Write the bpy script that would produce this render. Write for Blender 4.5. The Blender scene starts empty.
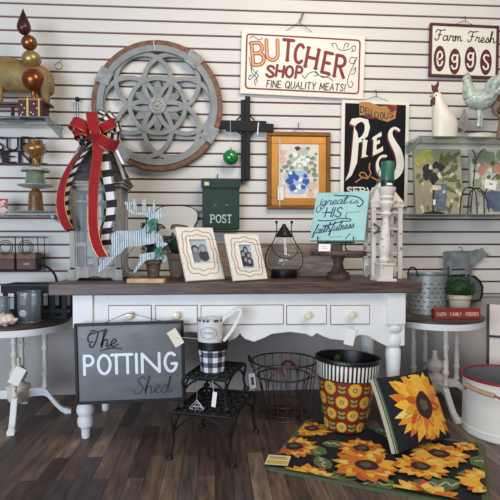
import bpy, bmesh, math, random
from mathutils import Vector, Matrix, Euler
random.seed(7)
PI = math.pi
SC = bpy.context.scene
COL = SC.collection

# ------------------------------------------------------------------ camera model (used to place things at true depths)
H = 0.894; D = 2.93; PSI = math.radians(4.0); PIT = math.atan(0.02); FOC = 500.0
CAM = Vector((0.0, -D, H))
FWD = Vector((math.sin(PSI) * math.cos(PIT), math.cos(PSI) * math.cos(PIT), -math.sin(PIT)))
RGT = Vector((math.cos(PSI), -math.sin(PSI), 0))
UPV = RGT.cross(FWD)

def ray(px, py):
    return FWD + RGT * ((px - 250) / FOC) + UPV * ((250 - py) / FOC)
def onY(px, py, d=0.0):
    """point seen at pixel (px,py) on the vertical plane d metres in front of the back wall"""
    r = ray(px, py); t = (-d - CAM.y) / r.y
    return CAM + r * t
def onZ(px, py, z=0.0):
    r = ray(px, py); t = (z - CAM.z) / r.z
    return CAM + r * t
def GR(X, t, z=0.0):
    """camera-lateral X and depth t on the ground"""
    p = CAM + RGT * X + Vector((math.sin(PSI), math.cos(PSI), 0)) * t
    return Vector((p.x, p.y, z))
def mpp(px, d):
    """metres per pixel near pixel column px, d in front of the wall"""
    return (onY(px + 1, 240, d) - onY(px, 240, d)).length

# ------------------------------------------------------------------ materials
def lin(c):
    out = []
    for v in c[:3]:
        v = v / 255.0
        out.append(v / 12.92 if v <= 0.04045 else ((v + 0.055) / 1.055) ** 2.4)
    return (out[0], out[1], out[2], 1.0)
MATS = {}
def pm(name, rgb, rough=0.6, metal=0.0, var=0.0, scale=8.0, bump=0.0, bscale=None, worn=None, wth=0.62, wscale=14.0, stretch=None, spec=0.5, coat=0.0):
    if name in MATS: return MATS[name]
    m = bpy.data.materials.new(name); m.use_nodes = True
    nt = m.node_tree; N = nt.nodes; L = nt.links
    b = N['Principled BSDF']
    b.inputs['Roughness'].default_value = rough
    b.inputs['Metallic'].default_value = metal
    b.inputs['Specular IOR Level'].default_value = spec
    b.inputs['Coat Weight'].default_value = coat
    c = lin(rgb); b.inputs['Base Color'].default_value = c
    vec = None
    if var or bump or worn:
        tc = N.new('ShaderNodeTexCoord'); vec = tc.outputs['Object']
        if stretch:
            mp = N.new('ShaderNodeMapping'); mp.inputs['Scale'].default_value = stretch
            L.new(vec, mp.inputs['Vector']); vec = mp.outputs['Vector']
    last = None
    if var:
        no = N.new('ShaderNodeTexNoise'); no.inputs['Scale'].default_value = scale; no.inputs['Detail'].default_value = 5
        L.new(vec, no.inputs['Vector'])
        rp = N.new('ShaderNodeValToRGB'); e = rp.color_ramp.elements
        e[0].position = 0.3; e[1].position = 0.7
        e[0].color = tuple(max(0, v * (1 - var)) for v in c[:3]) + (1,)
        e[1].color = tuple(min(1, v * (1 + var)) for v in c[:3]) + (1,)
        L.new(no.outputs['Fac'], rp.inputs['Fac']); last = rp.outputs['Color']
    if worn:
        n2 = N.new('ShaderNodeTexNoise'); n2.inputs['Scale'].default_value = wscale; n2.inputs['Detail'].default_value = 8; n2.inputs['Roughness'].default_value = 0.7
        L.new(vec, n2.inputs['Vector'])
        r2 = N.new('ShaderNodeValToRGB'); e = r2.color_ramp.elements
        e[0].position = wth; e[1].position = wth + 0.05; e[0].color = (0, 0, 0, 1); e[1].color = (1, 1, 1, 1)
        L.new(n2.outputs['Fac'], r2.inputs['Fac'])
        mx = N.new('ShaderNodeMix'); mx.data_type = 'RGBA'
        L.new(r2.outputs['Color'], mx.inputs[0])
        if last: L.new(last, mx.inputs[6])
        else: mx.inputs[6].default_value = c
        mx.inputs[7].default_value = lin(worn); last = mx.outputs[2]
    if last: L.new(last, b.inputs['Base Color'])
    if bump:
        n3 = N.new('ShaderNodeTexNoise'); n3.inputs['Scale'].default_value = bscale or scale * 3; n3.inputs['Detail'].default_value = 4
        L.new(vec, n3.inputs['Vector'])
        bp = N.new('ShaderNodeBump'); bp.inputs['Strength'].default_value = bump; bp.inputs['Distance'].default_value = 0.01
        L.new(n3.outputs['Fac'], bp.inputs['Height']); L.new(bp.outputs['Normal'], b.inputs['Normal'])
    MATS[name] = m
    return m

def glass_mat(name, tint=(235, 240, 240), body=0.06, rough=0.03, refl=0.035):
    """clear pane: transparent body, fresnel reflection, slight tint"""
    if name in MATS: return MATS[name]
    m = bpy.data.materials.new(name); m.use_nodes = True
    nt = m.node_tree; N = nt.nodes; L = nt.links
    for n in list(N): N.remove(n)
    out = N.new('ShaderNodeOutputMaterial')
    tr = N.new('ShaderNodeBsdfTransparent'); tr.inputs['Color'].default_value = lin(tint)
    gl = N.new('ShaderNodeBsdfGlossy'); gl.inputs['Roughness'].default_value = rough
    lw = N.new('ShaderNodeLayerWeight'); lw.inputs['Blend'].default_value = 0.5
    pw = N.new('ShaderNodeMath'); pw.operation = 'POWER'; pw.inputs[1].default_value = 4.0; L.new(lw.outputs['Facing'], pw.inputs[0])
    fr = N.new('ShaderNodeMath'); fr.operation = 'MULTIPLY_ADD'; fr.inputs[1].default_value = 0.55; fr.inputs[2].default_value = refl; L.new(pw.outputs[0], fr.inputs[0])
    df = N.new('ShaderNodeBsdfDiffuse'); df.inputs['Color'].default_value = lin(tint)
    m1 = N.new('ShaderNodeMixShader'); m1.inputs[0].default_value = body
    L.new(tr.outputs[0], m1.inputs[1]); L.new(df.outputs[0], m1.inputs[2])
    m2 = N.new('ShaderNodeMixShader')
    L.new(fr.outputs[0], m2.inputs[0]); L.new(m1.outputs[0], m2.inputs[1]); L.new(gl.outputs[0], m2.inputs[2])
    L.new(m2.outputs[0], out.inputs['Surface'])
    MATS[name] = m
    return m

def wood_mat(name, c1, c2, scale=(1, 12, 12), rough=0.55, worn=None, wth=0.62):
    if name in MATS: return MATS[name]
    m = bpy.data.materials.new(name); m.use_nodes = True
    nt = m.node_tree; N = nt.nodes; L = nt.links; b = N['Principled BSDF']
    b.inputs['Roughness'].default_value = rough
    tc = N.new('ShaderNodeTexCoord'); mp = N.new('ShaderNodeMapping'); mp.inputs['Scale'].default_value = scale
    L.new(tc.outputs['Object'], mp.inputs['Vector'])
    no = N.new('ShaderNodeTexNoise'); no.inputs['Scale'].default_value = 6; no.inputs['Detail'].default_value = 7; no.inputs['Distortion'].default_value = 0.6
    L.new(mp.outputs['Vector'], no.inputs['Vector'])
    rp = N.new('ShaderNodeValToRGB'); e = rp.color_ramp.elements
    e[0].position = 0.32; e[1].position = 0.68; e[0].color = lin(c1); e[1].color = lin(c2)
    L.new(no.outputs['Fac'], rp.inputs['Fac']); last = rp.outputs['Color']
    if worn:
        n2 = N.new('ShaderNodeTexNoise'); n2.inputs['Scale'].default_value = 9; n2.inputs['Detail'].default_value = 8
        L.new(tc.outputs['Object'], n2.inputs['Vector'])
        r2 = N.new('ShaderNodeValToRGB'); e = r2.color_ramp.elements
        e[0].position = wth; e[1].position = wth + 0.08; e[0].color = (0, 0, 0, 1); e[1].color = (1, 1, 1, 1)
        L.new(n2.outputs['Fac'], r2.inputs['Fac'])
        mx = N.new('ShaderNodeMix'); mx.data_type = 'RGBA'
        L.new(r2.outputs['Color'], mx.inputs[0]); L.new(last, mx.inputs[6]); mx.inputs[7].default_value = lin(worn); last = mx.outputs[2]
    L.new(last, b.inputs['Base Color'])
    bp = N.new('ShaderNodeBump'); bp.inputs['Strength'].default_value = 0.25; bp.inputs['Distance'].default_value = 0.004
    L.new(no.outputs['Fac'], bp.inputs['Height']); L.new(bp.outputs['Normal'], b.inputs['Normal'])
    MATS[name] = m
    return m

# ------------------------------------------------------------------ mesh builder
def rotm(rx=0, ry=0, rz=0):
    return Euler((rx, ry, rz)).to_matrix().to_4x4()
class MB:
    def __init__(s): s.v = []; s.f = []; s.m = []; s.M = None
    def add(s, vs, fs, mi=0):
        o = len(s.v)
        for v in vs:
            v = Vector(v)
            if s.M is not None: v = s.M @ v
            s.v.append(v)
        for f in fs:
            s.f.append([i + o for i in f]); s.m.append(mi)
        return s
    def box(s, c, d, mi=0, R=None):
        hx, hy, hz = d[0] / 2, d[1] / 2, d[2] / 2
        vs = [Vector((x, y, z)) for x in (-hx, hx) for y in (-hy, hy) for z in (-hz, hz)]
        if R is not None: vs = [R @ v for v in vs]
        vs = [v + Vector(c) for v in vs]
        return s.add(vs, [(0, 1, 3, 2), (4, 6, 7, 5), (0, 4, 5, 1), (2, 3, 7, 6), (0, 2, 6, 4), (1, 5, 7, 3)], mi)
    def bx(s, x0, x1, y0, y1, z0, z1, mi=0):
        return s.box(((x0 + x1) / 2, (y0 + y1) / 2, (z0 + z1) / 2), (abs(x1 - x0), abs(y1 - y0), abs(z1 - z0)), mi)
    def lathe(s, prof, n=28, c=(0, 0, 0), mi=0, cap=True, M=None, sx=1.0, sy=1.0):
        vs = []; fs = []
        for r, z in prof:
            for k in range(n):
                a = 2 * PI * k / n
                v = Vector((r * sx * math.cos(a), r * sy * math.sin(a), z))
                if M is not None: v = M @ v
                vs.append(v + Vector(c))
        for i in range(len(prof) - 1):
            for k in range(n):
                k2 = (k + 1) % n
                fs.append((i * n + k, i * n + k2, (i + 1) * n + k2, (i + 1) * n + k))
        if cap:
            if prof[0][0] > 1e-6: fs.append(tuple(range(n - 1, -1, -1)))
            if prof[-1][0] > 1e-6: fs.append(tuple(range((len(prof) - 1) * n, len(prof) * n)))
        return s.add(vs, fs, mi)
    def ball(s, c, r, n=20, mi=0, sc=(1, 1, 1)):
        vs = []; fs = []; m = n // 2
        for i in range(m + 1):
            th = PI * i / m
            for k in range(n):
                a = 2 * PI * k / n
                vs.append((c[0] + r * sc[0] * math.sin(th) * math.cos(a), c[1] + r * sc[1] * math.sin(th) * math.sin(a), c[2] + r * sc[2] * math.cos(th)))
        for i in range(m):
            for k in range(n):
                k2 = (k + 1) % n
                fs.append((i * n + k, (i + 1) * n + k, (i + 1) * n + k2, i * n + k2))
        return s.add(vs, fs, mi)
    def tube(s, pts, r, n=8, closed=False, mi=0):
        P = [Vector(p) for p in pts]; k = len(P)
        if k < 2: return s
        rs = r if isinstance(r, (list, tuple)) else [r] * k
        vs = []; fs = []; prev = None
        for i in range(k):
            if closed: t = P[(i + 1) % k] - P[i - 1]
            else: t = P[min(i + 1, k - 1)] - P[max(i - 1, 0)]
            if t.length < 1e-9: t = Vector((0, 0, 1))
            t.normalize()
            if prev is None:
                a = Vector((0, 0, 1)) if abs(t.z) < 0.9 else Vector((1, 0, 0))
                u = t.cross(a).normalized()
            else:
                u = (prev - t * prev.dot(t))
                u = u.normalized() if u.length > 1e-6 else t.orthogonal().normalized()
            prev = u; w = t.cross(u)
            for j in range(n):
                a = 2 * PI * j / n
                vs.append(P[i] + (u * math.cos(a) + w * math.sin(a)) * rs[i])
        seg = k if closed else k - 1
        for i in range(seg):
            i2 = (i + 1) % k
            for j in range(n):
                j2 = (j + 1) % n
                fs.append((i * n + j, i * n + j2, i2 * n + j2, i2 * n + j))
        if not closed:
            fs.append(tuple(range(n - 1, -1, -1))); fs.append(tuple(range((k - 1) * n, k * n)))
        return s.add(vs, fs, mi)
    def prism(s, poly, y0, y1, mi=0, M=None):
        """polygon in (x,z), extruded from y0 (front) to y1"""
        n = len(poly)
        ar = sum(poly[i][0] * poly[(i + 1) % n][1] - poly[(i + 1) % n][0] * poly[i][1] for i in range(n))
        if ar < 0: poly = list(reversed(poly))
        vs = [Vector((x, y0, z)) for x, z in poly] + [Vector((x, y1, z)) for x, z in poly]
        if M is not None: vs = [M @ v for v in vs]
        fs = [tuple(range(n)), tuple(range(2 * n - 1, n - 1, -1))]
        for i in range(n):
            j = (i + 1) % n
            fs.append((j, i, i + n, j + n))
        return s.add(vs, fs, mi)
    def annulus(s, c, r0, r1, y0, y1, n=64, mi=0, a0=0, a1=2 * PI):
        full = abs(a1 - a0 - 2 * PI) < 1e-6
        k = n if full else n + 1
        vs = []; fs = []
        for i in range(k):
            a = a0 + (a1 - a0) * i / n
            ca, sa = math.cos(a), math.sin(a)
            for r, y in ((r0, y0), (r1, y0), (r1, y1), (r0, y1)):
                vs.append((c[0] + r * ca, y, c[1] + r * sa))
        for i in range(n):
            j = (i + 1) % k
            for q in range(4):
                q2 = (q + 1) % 4
                fs.append((i * 4 + q, i * 4 + q2, j * 4 + q2, j * 4 + q))
        if not full:
            fs.append((3, 2, 1, 0)); fs.append((n * 4, n * 4 + 1, n * 4 + 2, n * 4 + 3))
        return s.add(vs, fs, mi)
    def loft(s, secs, n=20, mi=0, axis='z'):
        """secs: (cx, cy, z, rx, ry)"""
        vs = []; fs = []
        for cx, cy, z, rx, ry in secs:
            for k in range(n):
                a = 2 * PI * k / n
                p = (cx + rx * math.cos(a), cy + ry * math.sin(a), z)
                vs.append(p if axis == 'z' else (p[2], p[0], p[1]))
        for i in range(len(secs) - 1):
            for k in range(n):
                k2 = (k + 1) % n
                fs.append((i * n + k, i * n + k2, (i + 1) * n + k2, (i + 1) * n + k))
        fs.append(tuple(range(n - 1, -1, -1))); fs.append(tuple(range((len(secs) - 1) * n, len(secs) * n)))
        return s.add(vs, fs, mi)
    def flat(s, pts, w, y, mi=0, caps=True):
        """painted stroke lying just above the plane y (x,z points), mitred, with round ends"""
        P = []
        for p in pts:
            q = Vector((p[0], p[1]))
            if not P or (q - P[-1]).length > 1e-5: P.append(q)
        k = len(P)
        if k < 2: return s
        closed = (P[0] - P[-1]).length < 1e-4 and k > 3
        ws = w if isinstance(w, (list, tuple)) and len(w) == k else [(w if not isinstance(w, (list, tuple)) else w[0])] * k
        s.lay = (getattr(s, 'lay', 0) + 1) % 9
        y = y - s.lay * 6e-5
        vs = []; fs = []
        for i in range(k):
            if closed: a = P[i] - P[i - 1] if i else P[0] - P[-2]; b = P[i + 1] - P[i] if i < k - 1 else P[1] - P[0]
            else: a = P[i] - P[max(i - 1, 0)]; b = P[min(i + 1, k - 1)] - P[i]
            if a.length < 1e-9: a = b
            if b.length < 1e-9: b = a
            a = a.normalized(); b = b.normalized(); t = a + b
            t = t.normalized() if t.length > .2 else a
            n = Vector((-t.y, t.x)); m = max(.45, abs(n.dot(Vector((-a.y, a.x)))))
            n = n * ws[i] / 2 / m
            vs += [(P[i].x + n.x, y, P[i].y + n.y), (P[i].x - n.x, y, P[i].y - n.y)]
        for i in range(k - 1): fs.append((2 * i + 1, 2 * i + 3, 2 * i + 2, 2 * i))
        s.add(vs, fs, mi)
        if caps and not closed:
            for i, j in ((0, 1), (k - 1, k - 2)):
                t = (P[i] - P[j]).normalized(); a0 = math.atan2(t.y, t.x); r = ws[i] / 2
                s.add([(P[i].x + r * math.cos(a0 + u), y, P[i].y + r * math.sin(a0 + u)) for u in [-PI / 2 + PI * q / 6 for q in range(7)]], [tuple(range(7))], mi)
        return s
    def poly(s, pts, y, mi=0):
        n = len(pts)
        ar = sum(pts[i][0] * pts[(i + 1) % n][1] - pts[(i + 1) % n][0] * pts[i][1] for i in range(n))
        if ar < 0: pts = list(reversed(pts))
        return s.add([(p[0], y, p[1]) for p in pts], [tuple(range(n))], mi)
    def strip(s, pts, side, w, bands=((0, 1, 0),), th=0.0012):
        """cloth strip; side: vector or list; bands: (from, to, material) across; material may be a function of i"""
        P = [Vector(p) for p in pts]; k = len(P)
        for f0, f1, mi in bands:
            for i in range(k - 1):
                q = []
                for ii in (i, i + 1):
                    sd = side[ii] if isinstance(side, list) else side
                    sd = Vector(sd).normalized()
                    t = (P[min(ii + 1, k - 1)] - P[max(ii - 1, 0)]).normalized()
                    nn = t.cross(sd).normalized() * th / 2
                    for f in (f0, f1):
                        b = P[ii] + sd * (f - 0.5) * w
                        q += [b + nn, b - nn]
                m = mi(i) if callable(mi) else mi
                s.add(q, [(0, 2, 6, 4), (1, 5, 7, 3), (0, 1, 3, 2), (4, 6, 7, 5), (0, 4, 5, 1), (2, 3, 7, 6)], m)
        return s
    def build(s, name, mats, parent=None, bevel=0, sharp=38, M=None, sub=0):
        me = bpy.data.meshes.new(name)
        me.from_pydata([tuple(v) for v in s.v], [], s.f)
        if not isinstance(mats, (list, tuple)): mats = [mats]
        for m in mats: me.materials.append(m)
        me.polygons.foreach_set('material_index', s.m)
        me.update()
        bm = bmesh.new(); bm.from_mesh(me)
        bmesh.ops.recalc_face_normals(bm, faces=bm.faces)
        bm.to_mesh(me); bm.free()
        me.shade_smooth()
        me.set_sharp_from_angle(angle=math.radians(sharp))
        o = bpy.data.objects.new(name, me); COL.objects.link(o)
        if parent: o.parent = parent
        if M is not None: o.matrix_local = M
        if bevel:
            b = o.modifiers.new('bevel', 'BEVEL'); b.width = bevel; b.segments = 2; b.limit_method = 'ANGLE'; b.angle_limit = math.radians(40)
        if sub:
            b = o.modifiers.new('sub', 'SUBSURF'); b.levels = sub; b.render_levels = sub
        return o

def thing(name, label, cat, loc=(0, 0, 0), rot=(0, 0, 0), group=None):
    o = bpy.data.objects.new(name, None); COL.objects.link(o)
    o.empty_display_size = 0.05
    o.location = loc; o.rotation_euler = rot
    o['label'] = label; o['category'] = cat
    if group: o['group'] = group
    return o
def tag(o, label, cat, group=None):
    o['label'] = label; o['category'] = cat
    if group: o['group'] = group
    return o
def struct(o):
    o['kind'] = 'structure'; return o
def copy_tree(o, parent=None):
    c = o.copy(); COL.objects.link(c)
    if parent: c.parent = parent
    for ch in [x for x in bpy.data.objects if x.parent == o]:
        copy_tree(ch, c)
    return c

def cr(pts, n=6, closed=False):
    """Catmull-Rom through points (2-D or 3-D tuples)"""
    k = len(pts); out = []
    dim = len(pts[0])
    rng = range(k if closed else k - 1)
    for i in rng:
        if closed: p0, p1, p2, p3 = pts[i - 1], pts[i], pts[(i + 1) % k], pts[(i + 2) % k]
        else: p0, p1, p2, p3 = pts[max(i - 1, 0)], pts[i], pts[i + 1], pts[min(i + 2, k - 1)]
        for q in range(n):
            t = q / n
            out.append(tuple(0.5 * ((2 * p1[a]) + (-p0[a] + p2[a]) * t + (2 * p0[a] - 5 * p1[a] + 4 * p2[a] - p3[a]) * t * t + (-p0[a] + 3 * p1[a] - 3 * p2[a] + p3[a]) * t ** 3) for a in range(dim)))
    if not closed: out.append(tuple(pts[-1]))
    return out
def arc(cx, cy, rx, ry, a0, a1, n=12):
    return [(cx + rx * math.cos(math.radians(a0 + (a1 - a0) * i / n)), cy + ry * math.sin(math.radians(a0 + (a1 - a0) * i / n))) for i in range(n + 1)]

# ------------------------------------------------------------------ hand-drawn lettering (strokes in a unit-high box)
GL = {
 'A': (.72, [[(0, 0), (.36, 1), (.72, 0)], [(.14, .36), (.58, .36)]]),
 'B': (.6, [[(0, 0), (0, 1)], [(0, 1)] + arc(.3, .76, .25, .24, 90, -90, 8) + [(0, .52)], [(0, .52)] + arc(.32, .26, .28, .26, 90, -90, 8) + [(0, 0)]]),
 'C': (.66, [arc(.36, .5, .34, .5, 48, 312, 16)]),
 'D': (.64, [[(0, 0), (0, 1)], [(0, 1)] + arc(.22, .5, .42, .5, 90, -90, 10) + [(0, 0)]]),
 'E': (.52, [[(0, 0), (0, 1)], [(0, 1), (.5, 1)], [(0, .5), (.42, .5)], [(0, 0), (.52, 0)]]),
 'F': (.5, [[(0, 0), (0, 1)], [(0, 1), (.5, 1)], [(0, .5), (.4, .5)]]),
 'G': (.7, [arc(.36, .5, .34, .5, 50, 350, 16), [(.7, .42), (.42, .42)]]),
 'H': (.64, [[(0, 0), (0, 1)], [(.64, 0), (.64, 1)], [(0, .5), (.64, .5)]]),
 'I': (.05, [[(.02, 0), (.02, 1)]]),
 'K': (.6, [[(0, 0), (0, 1)], [(.58, 1), (0, .42)], [(.2, .6), (.6, 0)]]),
 'L': (.5, [[(0, 1), (0, 0)], [(0, 0), (.5, 0)]]),
 'M': (.8, [[(0, 0), (.04, 1)], [(.04, 1), (.4, .2)], [(.4, .2), (.76, 1)], [(.76, 1), (.8, 0)]]),
 'N': (.66, [[(0, 0), (0, 1)], [(0, 1), (.66, 0)], [(.66, 0), (.66, 1)]]),
 'O': (.74, [arc(.37, .5, .37, .5, 0, 360, 20)]),
 'P': (.58, [[(0, 0), (0, 1)], [(0, 1)] + arc(.28, .74, .28, .26, 90, -90, 8) + [(0, .48)]]),
 'Q': (.74, [arc(.37, .5, .37, .5, 0, 360, 20), [(.45, .25), (.78, -.08)]]),
 'R': (.6, [[(0, 0), (0, 1)], [(0, 1)] + arc(.28, .75, .28, .25, 90, -90, 8) + [(0, .5)], [(.25, .5), (.6, 0)]]),
 'S': (.56, [cr([(.52, .84), (.42, .97), (.24, 1), (.06, .88), (.06, .68), (.28, .52), (.5, .36), (.54, .16), (.38, .01), (.16, .01), (.01, .16)], 3)]),
 'T': (.64, [[(.32, 0), (.32, 1)], [(0, 1), (.64, 1)]]),
 'U': (.62, [[(0, 1), (0, .3)] + arc(.31, .3, .31, .3, 180, 360, 8) + [(.62, 1)]]),
 'V': (.64, [[(0, 1), (.32, 0), (.64, 1)]]),
 'Y': (.62, [[(0, 1), (.31, .5), (.31, 0)], [(.62, 1), (.31, .5)]]),
 '!': (.06, [[(.03, 1), (.03, .3)], [(.03, .04), (.03, 0)]]),
 '-': (.3, [[(.05, .45), (.25, .45)]]),
 ' ': (.3, []),
}
def word(s, gap=.22, serif=False):
    """list of strokes and total width in units of cap height"""
    out = []; x = 0
    for ch in s:
        w, st = GL[ch]
        for p in st:
            out.append([(a + x, b) for a, b in p])
            if serif and len(p) == 2 and abs(p[0][0] - p[1][0]) < .3 and abs(p[0][1] - p[1][1]) > .5:
                for e in p: out.append([(e[0] + x - .1, e[1]), (e[0] + x + .1, e[1])])
        x += w + gap
    return out, x - gap
def paint(mb, strokes, fx, w, y, mi=0, caps=True):
    for p in strokes: mb.flat([fx(a, b) for a, b in p], w, y, mi, caps)
def put(mb, s, x0, x1, z0, h, w, y, mi=0, serif=False, slope=0.0, slant=0.0, gap=.22, caps=True):
    st, tw = word(s, gap, serif); k = (x1 - x0) / tw
    paint(mb, st, lambda a, b: (x0 + a * k + b * h * slant, z0 + b * h + a * k * slope), w, y, mi, caps)
CU = {
 'a': (.5, [[(.35, .4), (.15, .45), (.03, .2), (.12, 0), (.3, .1), (.38, .44), (.36, .1), (.44, 0), (.52, .1)]]),
 'e': (.38, [[(0, .12), (.25, .24), (.28, .38), (.18, .46), (.07, .28), (.1, .05), (.24, 0), (.4, .12)]]),
 'r': (.4, [[(0, .1), (.08, .42), (.1, .5), (.2, .4), (.3, .42), (.27, .1), (.36, 0), (.42, .1)]]),
 'm': (.6, [[(0, .35), (.06, .45), (.06, 0), (.1, .3), (.2, .45), (.26, .3), (.25, 0), (.29, .3), (.4, .45), (.46, .3), (.46, .05), (.55, 0), (.62, .1)]]),
 'n': (.4, [[(0, .35), (.06, .45), (.06, 0), (.1, .3), (.2, .45), (.26, .3), (.26, .05), (.34, 0), (.42, .1)]]),
 'h': (.46, [[(0, .15), (.16, .75), (.19, 1), (.1, 1), (.06, .5), (.05, 0), (.1, .3), (.24, .45), (.32, .3), (.31, .05), (.4, 0), (.48, .1)]]),
 's': (.34, [[(0, .08), (.14, .32), (.18, .46), (.27, .2), (.18, 0), (.03, .05)], [(.18, .02), (.36, .1)]]),
 'd': (.54, [[(.33, .4), (.15, .45), (.02, .2), (.12, 0), (.28, .12), (.4, 1), (.36, .12), (.45, 0), (.54, .1)]]),
 't': (.32, [[(0, .15), (.15, .85), (.11, .1), (.2, 0), (.34, .12)], [(-.04, .6), (.3, .64)]]),
 'i': (.26, [[(0, .1), (.1, .45), (.08, .08), (.17, 0), (.28, .1)], [(.13, .6), (.14, .63)]]),
 'f': (.32, [[(0, .1), (.2, .75), (.24, 1), (.14, .95), (.1, .3), (.04, -.4), (.14, -.35), (.15, .05), (.32, .12)]]),
 'g': (.46, [[(.35, .4), (.15, .45), (.03, .2), (.12, .02), (.3, .15), (.38, .44), (.3, -.3), (.12, -.4), (.08, -.2), (.46, .1)]]),
 'u': (.5, [[(0, .35), (.06, .45), (.06, .1), (.18, 0), (.3, .15), (.35, .45), (.34, .1), (.42, 0), (.52, .1)]]),
 'l': (.28, [[(0, .1), (.18, .8), (.19, 1), (.1, .95), (.08, .1), (.18, 0), (.3, .1)]]),
 'T': (.52, [[(-.12, .72), (-.02, 1), (.25, .92), (.62, 1)], [(.3, .94), (.25, .4), (.1, 0), (-.06, .1), (-.05, .22)]]),
 'S': (.5, [[(.45, .85), (.3, 1), (.12, .85), (.2, .6), (.38, .35), (.3, .05), (.05, 0), (-.06, .2)]]),
 'F': (.52, [[(-.06, .75), (.05, .98), (.3, .93), (.66, 1)], [(.28, .95), (.22, .3), (.1, 0), (-.05, .05), (-.05, .18)], [(.12, .5), (.4, .52)]]),
 ' ': (.3, []),
}
def script(mb, s, x0, x1, z0, h, w, y, mi=0, slope=0.0, slant=.12, gap=0.0):
    x = 0; L = []
    for ch in s:
        wd, st = CU[ch]
        for p in st: L.append([(a + x, b) for a, b in cr(p, 5)])
        x += wd + gap
    k = (x1 - x0) / x
    for p in L: mb.flat([(x0 + a * k + b * h * slant, z0 + b * h + a * k * slope) for a, b in p], w, y, mi)

# ------------------------------------------------------------------ common materials
M_slat = pm('slat_white', (221, 216, 208), .55, var=.03, scale=3)
M_groove = pm('groove_maroon', (112, 74, 74), .7)
M_dry = pm('grey_painted_wall', (178, 172, 168), .85, var=.05, scale=4, bump=.05)
M_white = pm('distressed_white_paint', (226, 226, 224), .5, var=.04, scale=12, worn=(120, 95, 80), wth=.665, wscale=22)
M_white2 = pm('chalky_white_paint', (216, 208, 198), .6, var=.06, scale=20, worn=(120, 96, 80), wth=.6, wscale=30)
M_enamel = pm('white_enamel', (228, 222, 212), .3, var=.03, scale=6, worn=(90, 80, 76), wth=.74, wscale=16, coat=.3)
M_black = pm('black_metal', (22, 20, 21), .45, .3)
M_blackm = pm('matte_black', (20, 18, 18), .75)
M_wire = pm('dark_wire', (45, 38, 36), .4, .7)
M_rustwire = pm('rusty_brown_wire', (86, 66, 58), .5, .6)
M_topwood = wood_mat('dark_walnut_top', (58, 44, 38), (102, 80, 70), (1, 14, 14), .45)
M_brown = wood_mat('brown_wood', (92, 60, 42), (140, 98, 70), (6, 6, 6), .6)
M_greywood = wood_mat('weathered_grey_wood', (142, 136, 132), (182, 175, 169), (14, 14, 1.5), .75)
M_roofgrey = wood_mat('dark_grey_shingle', (50, 48, 48), (84, 81, 80), (8, 8, 8), .75)
M_crate = wood_mat('rustic_brown_board', (122, 104, 92), (176, 156, 138), (2, 10, 14), .8)
M_cake = wood_mat('dark_stained_wood', (62, 48, 42), (98, 78, 68), (10, 10, 10), .6)
M_pale = wood_mat('pale_pine', (176, 138, 96), (214, 178, 134), (2, 10, 10), .6)
M_galv = pm('galvanised_metal', (168, 174, 178), .38, .75, var=.25, scale=18)
M_galvd = pm('dark_galvanised_metal', (112, 116, 118), .45, .7, var=.35, scale=16)
M_glass = glass_mat('clear_glass', (243, 246, 246), .05)
M_shelfglass = glass_mat('shelf_glass', (240, 244, 243), .10, .05)
M_clearplastic = glass_mat('clear_plastic', (205, 212, 215), .25, .12)
M_paper = pm('white_card', (236, 232, 226), .8)
M_buff = pm('buff_card', (226, 204, 166), .8)
M_string = pm('white_string', (215, 212, 205), .9)
M_red = pm('red_velvet', (146, 10, 24), .85, var=.12, scale=40)
M_gold = pm('gold_paint', (176, 124, 56), .35, .7, var=.12, scale=20)
M_maroon = pm('maroon_paint', (128, 18, 32), .55)
M_leafd = pm('dark_green_leaf', (24, 58, 26), .6, var=.4, scale=60)
M_green = pm('green_ribbon', (36, 120, 92), .5, var=.2, scale=30)
M_creampaint = pm('cream_sign_paint', (232, 226, 212), .45, var=.03, scale=8)
M_ink = pm('black_ink', (26, 22, 24), .6)
# ================================================================== SETTING
Z0 = 2.228; PITCH = 0.0756
mb = MB()
XL, XR = -3.2, 3.4
mb.bx(XL, XR, 0.012, 0.05, 0.562, 2.95, 1)                       # recessed backing seen in the grooves
for k in range(-9, 22):
    zt = Z0 - PITCH * k; 
    mb.bx(XL, XR, 0.0, 0.014, zt - PITCH + 0.0052, zt - 0.0052, 0)
mb.bx(XL, XR, 0.003, 0.014, 0.548, 0.5640, 2)                    # bottom edge strip
struct(mb.build('wall_back', [M_slat, M_groove, M_dry], bevel=0.002))
mb = MB(); mb.bx(XL, XR, 0.012, 0.08, 0, 0.55)
struct(mb.build('wall_back_lower', [M_dry]))

fm = bpy.data.materials.new('mixed_brown_floor_planks'); fm.use_nodes = True
nt = fm.node_tree; N = nt.nodes; L = nt.links; b = N['Principled BSDF']
tc = N.new('ShaderNodeTexCoord'); mp = N.new('ShaderNodeMapping'); mp.inputs['Rotation'].default_value = (0, 0, PI / 2)
L.new(tc.outputs['Object'], mp.inputs['Vector'])
br = N.new('ShaderNodeTexBrick'); br.offset = 0.37; br.offset_frequency = 2; br.squash = 1
for k, v in (('Scale', 1.0), ('Mortar Size', 0.0012), ('Mortar Smooth', 0.1), ('Bias', 0.0), ('Brick Width', 0.52), ('Row Height', 0.066)):
    br.inputs[k].default_value = v
br.inputs['Color1'].default_value = (0, 0, 0, 1); br.inputs['Color2'].default_value = (1, 1, 1, 1); br.inputs['Mortar'].default_value = (0.5, 0.5, 0.5, 1)
L.new(mp.outputs['Vector'], br.inputs['Vector'])
rp = N.new('ShaderNodeValToRGB'); rp.color_ramp.interpolation = 'LINEAR'
cols = [(0.0, (52, 42, 40)), (0.2, (84, 68, 62)), (0.36, (60, 57, 62)), (0.52, (104, 84, 72)), (0.68, (68, 52, 46)), (0.84, (122, 106, 92)), (1.0, (74, 68, 68))]
els = rp.color_ramp.elements
els[0].position = 0; els[0].color = lin(cols[0][1]); els[1].position = 1; els[1].color = lin(cols[-1][1])
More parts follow.
